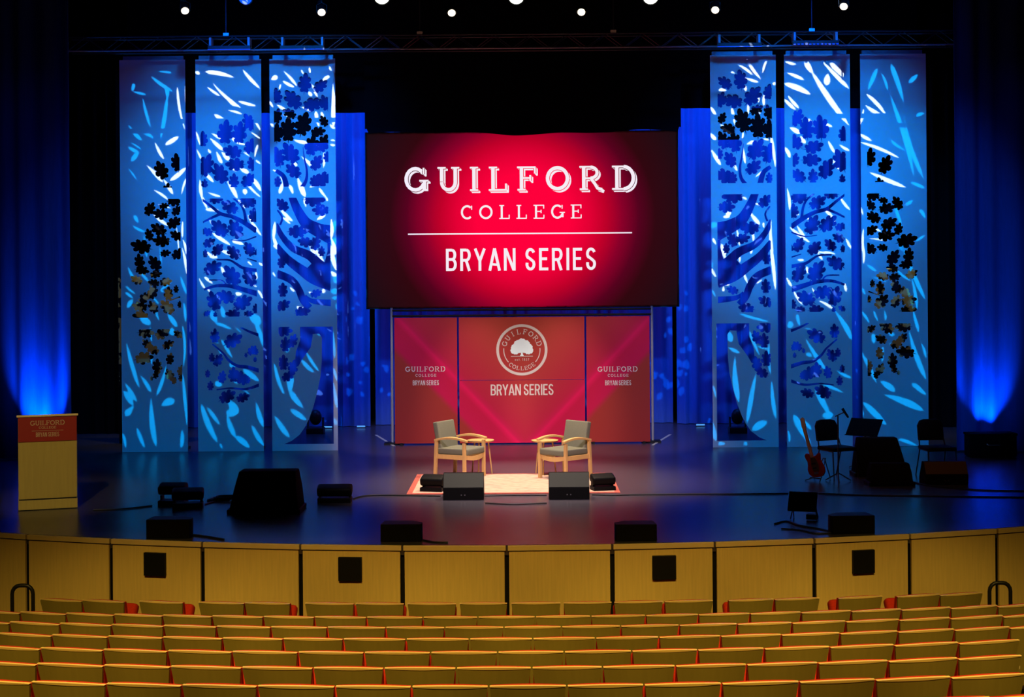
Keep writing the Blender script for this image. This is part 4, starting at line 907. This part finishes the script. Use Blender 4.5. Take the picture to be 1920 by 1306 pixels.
# small fixtures behind the panels
for px, py, s in ((592,812,'left'),(1383,811,'right')):
    v = G(px,py); t = thing('moving_head_light','rounded blue-lit moving light seen through the trunk cut-out, '+s,'stage light',v,0,'moving lights behind the panels')
    MB().box((0,0,0.06),(0.36,0.3,0.12)).build('base','metal',t,bevel=0.02)
    MB().sphere((0,0,0.33),(0.13,0.15,0.16)).build('head','metal',t,smooth=True)
    for q in (-1,1): MB().box((q*0.155,0,0.22),(0.03,0.1,0.22)).build('yoke','metal',t,bevel=0.008)
for a_, b_, y_, s in ((604,623,803,'inside the left trunk cut-out'),(669,685,802,'left of the red backdrop'),(1305,1322,799,'right of the red backdrop')):
    v0, v1 = G(a_,y_), G(b_,y_); L = v1.x-v0.x
    t = thing('floor_strip_light','tiny pale strip light on the floor '+s,'stage light',((v0.x+v1.x)/2,v0.y,0),0,'tiny floor strip lights')
    MB().box((0,0.03,0.025),(L,0.06,0.05)).build('body','metal',t); MB().box((0,-0.005,0.035),(L*0.95,0.01,0.03)).build('lens','lampcyan',t)
for (x0,y0),(x1,y1),s in (((705,815),(739,836),'left'),((1257,814),(1224,834),'right')):
    a_, b_ = G(x0,y0), G(x1,y1); d = (b_-a_).normalized(); n = Vector((-d.y,d.x,0))*0.025
    q = [a_-n,b_-n,b_+n,a_+n]; o = MB().prism([(p.x,p.y) for p in q],0.0,0.003).build('floor_tape','tape'); tag(o,'pale diagonal tape strip on the floor %s of the red backdrop' % s,'tape','floor tape strips')

# ------------------------------------------------------------------ lectern
v = G(89,955); LW = 0.80; t = thing('lectern','maple lectern with red college sign at far left of the stage','lectern',v+Vector((-0.07,0.24,0)),R(18.5))
H = 1.30
MB().box((0,0,0.075),(LW-0.01,0.50,0.13)).build('plinth','lectern',t,bevel=0.004)
MB().box((0,0,0.0045),(LW-0.03,0.48,0.009)).build('foot_strip','black',t); MB().box((0,0,0.149),(LW-0.03,0.46,0.018)).build('recess_strip','black',t)
MB().box((0,0,(0.155+H-0.04)/2),(LW-0.015,0.48,H-0.04-0.155)).v and MB().prism([(-0.24,0.158),(0.24,0.158),(0.24,H-0.055),(-0.24,H-0.005)],-LW/2+0.008,LW/2-0.008,axis='x').build('body','lectern',t,bevel=0.004)
tp = MB(); tp.prism([(-0.27,H),(0.26,H-0.05),(0.26,H-0.02),(-0.27,H+0.03)],-LW/2-0.01,LW/2+0.01,axis='x'); tp.build('top','cap',t,bevel=0.004)
sg = MB().box((0,-0.247,H-0.175),(LW-0.02,0.012,0.34)).build('sign','signred',t)
sgz = H-0.175
def lx(name, text, style, w_, h, z): return shape(layout(text, style, 0, z, w_, h), -0.254, name, 'signtext', sg if False else t, thick=0.003)
lx('sign_name','GUILFORD','serif',0.46,0.065,sgz+0.055); lx('sign_second_line','COLLEGE','serif',0.23,0.035,sgz+0.005); lx('sign_series','BRYAN SERIES','sans',0.31,0.062,sgz-0.105)
shape(seg((-0.21,sgz-0.022),(0.21,sgz-0.022),0.004), -0.254, 'sign_line', 'signtext', t, thick=0.003)

# ------------------------------------------------------------------ band corner: chairs, guitar, stands
def orch_chair(loc, phi, label):
    t = thing('orchestra_chair', label, 'chair', loc, R(phi), 'black musician chairs')
    MB().box((0,-0.02,0.45),(0.46,0.44,0.06)).build('seat','cab',t,bevel=0.022,smooth=True,seg=3)
    b_ = MB(); n = 8; pts = [(-0.21,0.55),(0.21,0.55),(0.21,0.78),(0.17,0.86),(0.10,0.88),(-0.10,0.88),(-0.17,0.86),(-0.21,0.78)]
    b_.prism(pts,0.19,0.24,axis='y'); b_.v = [(x,y+(z-0.5)*0.18,z) for x,y,z in b_.v]; b_.build('backrest','cab',t,bevel=0.012,smooth=True)
    for sx in (-1,1):
        MB().tube([(sx*0.235,-0.24,0.0),(sx*0.225,-0.20,0.42),(sx*0.22,0.16,0.43)],0.011,6).build('front_leg','metal',t)
        MB().tube([(sx*0.225,0.30,0.0),(sx*0.215,0.16,0.42),(sx*0.20,0.22,0.60),(sx*0.18,0.27,0.80)],0.011,6).build('rear_leg','metal',t)
    return t
v = G(1569,893); orch_chair(v, 26, 'black musician chair behind the red guitar')
v = G(1757,893); orch_chair(v, 8, 'black musician chair at far right beside the brown-faced monitor')
# guitar
g0 = G(1535,901); gt = thing('electric_guitar','cherry red electric guitar standing upright on a small stand','guitar',(g0.x,g0.y,0.06),R(-48))
lean = Matrix.Rotation(R(10),4,'X') @ Matrix.Rotation(R(-11),4,'Y')
body = [(0,0.0),(.09,.01),(.145,.06),(.16,.13),(.135,.21),(.12,.26),(.135,.31),(.15,.355),(.125,.375),(.08,.345),(.04,.335),(-.03,.345),(-.06,.375),(-.11,.39),(-.145,.36),(-.14,.31),(-.12,.26),(-.13,.20),(-.16,.13),(-.15,.06),(-.09,.01)]
MB().prism(body,-0.022,0.022,axis='y',mtx=lean).build('body','cherry',gt,bevel=0.006)
MB().box((0,-0.024,0.55),(0.05,0.026,0.46),mtx=lean).build('neck','neckwood',gt,bevel=0.004)
MB().prism([(-.03,.77),(.03,.77),(.045,.82),(.05,.93),(.02,.955),(-.02,.94),(-.035,.82)],-0.032,-0.016,axis='y',mtx=lean).build('headstock','neckwood',gt)
MB().prism([(-.05,.10),(.06,.09),(.085,.2),(.05,.31),(-.03,.33),(-.06,.2)],-0.026,-0.0225,axis='y',mtx=lean).build('pickguard','browngrille',gt)
for z in (.15,.22): MB().box((0,-0.028,z),(0.07,0.008,0.02),mtx=lean).build('pickup','black',gt)
MB().box((0,-0.028,0.07),(0.08,0.012,0.03),mtx=lean).build('bridge','chrome',gt)
st = thing('guitar_stand','small black A-frame stand holding the red guitar','stand',(g0.x,g0.y,0),R(-48))
for a_ in (-1,1): MB().tube([(a_*0.14,-0.16,0.01),(a_*0.07,-0.03,0.05),(a_*0.02,0.15,0.34)],0.009,6).build('leg','metal',st)
MB().tube([(0,0.30,0.01),(0,0.15,0.34)],0.009,6).build('rear_leg','metal',st)
MB().tube([(-0.10,-0.08,0.05),(0.10,-0.08,0.05)],0.009,6).build('cradle','metal',st)
# music stand
mv = P(1617,800,25.0); mst = thing('music_stand','black music stand with tilted desk above the covered speaker','music stand',(mv.x+0.04,25.0,0),R(-38))
dz = mv.z
MB().box((0,-0.02,dz),(0.56,0.012,0.34),rot=Matrix.Rotation(R(24),4,'Y') if False else Matrix.Rotation(R(-42),4,'X')).build('desk','void',mst)
MB().box((0,-0.15,dz-0.13),(0.56,0.06,0.012)).build('ledge','void',mst)
MB().cyl((0,0.01,0.02),(0,0.01,dz-0.02),0.012,n=8).build('pole','metal',mst)
for a_ in (90,210,330): MB().tube([(0,0.01,0.12),(0.26*math.cos(R(a_)),0.26*math.sin(R(a_)),0.01)],0.009,6).build('leg','metal',mst)
# microphone stand
g1 = G(1572,903); ms = thing('microphone_stand','slim boom microphone stand in front of the musician chair','microphone stand',g1)
ztop = P(1572,779,g1.y).z
MB().cyl((0,0,0.03),(0,0,ztop),0.011,n=8).build('pole','metal',ms)
for a_ in (20,140,260): MB().tube([(0,0,0.14),(0.22*math.cos(R(a_)),0.22*math.sin(R(a_)),0.012)],0.01,6).build('leg','metal',ms)
MB().tube([(-0.04,0,ztop-0.01),(0.02,0,ztop+0.02),(0.09,0,ztop+0.05)],0.009,6).build('boom','metal',ms)
MB().cyl((0.07,0,ztop+0.11),(0.16,0,ztop-0.03),0.022,0.014,10).build('microphone','metal',ms)
# dark case far right
v = G(1848,852); t = thing('equipment_case','low dark equipment case under the right uplit curtain','case',v+Vector((0,-0.28,0)),0)
MB().box((0,0,0.20),(0.82,0.36,0.38)).build('body','void',t,bevel=0.03); MB().box((0,0,0.40),(0.84,0.38,0.04)).build('lid','void',t,bevel=0.01)
MB().tube([(-0.12,-0.19,0.24),(-0.1,-0.21,0.22),(0.1,-0.21,0.22),(0.12,-0.19,0.24)],0.01,6).build('handle','chrome',t)
# uplights
for px, py, s in ((84,838,'left'),(1846,846,'right')):
    v = G(px,py); t = thing('curtain_uplight','small black uplight at the foot of the %s blue curtain' % s,'stage light',((-8.6 if s == 'left' else 8.22),26.5,0),0,'curtain uplights')
    MB().box((0,0,0.02),(0.22,0.2,0.04)).build('base','cab',t); MB().cyl((0,0,0.08),(0,0.06,0.27),0.08,0.09,14).build('can','cab',t,smooth=True)
    for q in (-1,1): MB().box((q*0.1,0,0.11),(0.015,0.04,0.16)).build('yoke','cab',t)
# confidence monitor
g2 = G(1508,974); cm = thing('confidence_monitor','tilted flat black screen on a low stand near the right stage edge','monitor',g2,R(-20))
MB().box((-0.02,0,0.235),(0.37,0.03,0.27),rot=Matrix.Rotation(R(-32),4,'X')).build('display','cab',cm,bevel=0.006)
for a_ in (-1,1): MB().tube([(a_*0.17,-0.06,0.01),(a_*0.15,0.02,0.15),(a_*0.16,0.14,0.01)],0.008,6).build('leg','metal',cm)
MB().box((0.10,0.0,0.045),(0.14,0.10,0.07)).build('power_box','cab',cm,bevel=0.01)
# added boards behind outer panels, painted as yellow light with leaf shadows
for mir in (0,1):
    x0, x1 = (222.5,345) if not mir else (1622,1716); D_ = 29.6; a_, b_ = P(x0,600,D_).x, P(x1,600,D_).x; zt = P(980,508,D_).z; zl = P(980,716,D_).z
    t = thing('leaf_light_board','added board painted with yellow leaf-broken light, behind the outermost %s scenic panel' % ('right' if mir else 'left'),'scenery',((a_+b_)/2,D_,0),0,'added boards painted with leaf light behind the panels')
    MB().box((0,0,(zt+zl)/2),(b_-a_,0.02,zt-zl)).build('painted_light_face','leaf_light',t)
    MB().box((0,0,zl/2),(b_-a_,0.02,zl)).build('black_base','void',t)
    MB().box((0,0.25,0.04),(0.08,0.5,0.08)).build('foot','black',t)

# ------------------------------------------------------------------ cables
def smooth_pts(pts, k=6):
    P_ = [Vector(p) for p in pts]; n = len(P_); out = []
    for i in range(n-1):
        p0,p1,p2,p3 = P_[max(i-1,0)],P_[i],P_[i+1],P_[min(i+2,n-1)]
        for j in range(k):
            t = j/k; out.append(0.5*((2*p1)+(p2-p0)*t+(2*p0-5*p1+4*p2-p3)*t*t+(3*p1-p0-3*p2+p3)*t**3))
    out.append(P_[-1]); return out
def cable(pts, label, r=0.011):
    q = [G(x,y)+Vector((0,0,r)) for x,y in pts]; o = MB().tube(smooth_pts(q), r, 6).build('cable','rubber',smooth=True); return tag(o, label, 'cable', 'black cables on the stage floor')
cable([(175,957),(230,955),(285,949)],'black cable from the lectern side to the left floor lights')
cable([(384,946),(405,940),(435,931),(500,929),(560,934)],'black cable behind the big covered speaker')
cable([(662,936),(680,931),(710,929),(790,930),(826,931)],'black cable from the middle bar light toward the rug')
cable([(909,930),(960,929),(1025,929)],'black cable along the front edge of the rug')
cable([(1110,928),(1150,929),(1200,928),(1300,927),(1390,927),(1478,926)],'long black cable from the rug to the confidence screen')
cable([(1535,926),(1620,929),(1760,931),(1960,934)],'black cable running to the right edge of the photo')
cable([(910,944),(960,946),(1025,944)],'black cable just in front of the rug, between the wedge monitors')
cable([(360,1004),(392,1008),(420,1013)],'short black cable by the leftmost edge speaker',0.014)
cable([(793,1013),(812,1017),(840,1018)],'short black cable by the second edge speaker')
cable([(1452,983),(1475,978),(1500,986),(1530,991),(1560,998)],'looping black cable under the confidence screen')
cable([(1465,992),(1500,995),(1530,1001),(1562,1000)],'black cable trailing to the rightmost edge speaker')
cable([(1715,905),(1740,911),(1790,916),(1850,920),(1960,922)],'black cable behind the line, at the far right')
co = MB()
for i in range(5):
    c = G(410+i*4,938); co.tube([c+Vector((0.16*math.cos(t),0.12*math.sin(t),0.012+0.012*i)) for t in [k*2*math.pi/20 for k in range(21)]],0.010,6)
tag(co.build('cable_coil','rubber',smooth=True),'coiled black cable left of the big covered speaker','cable')
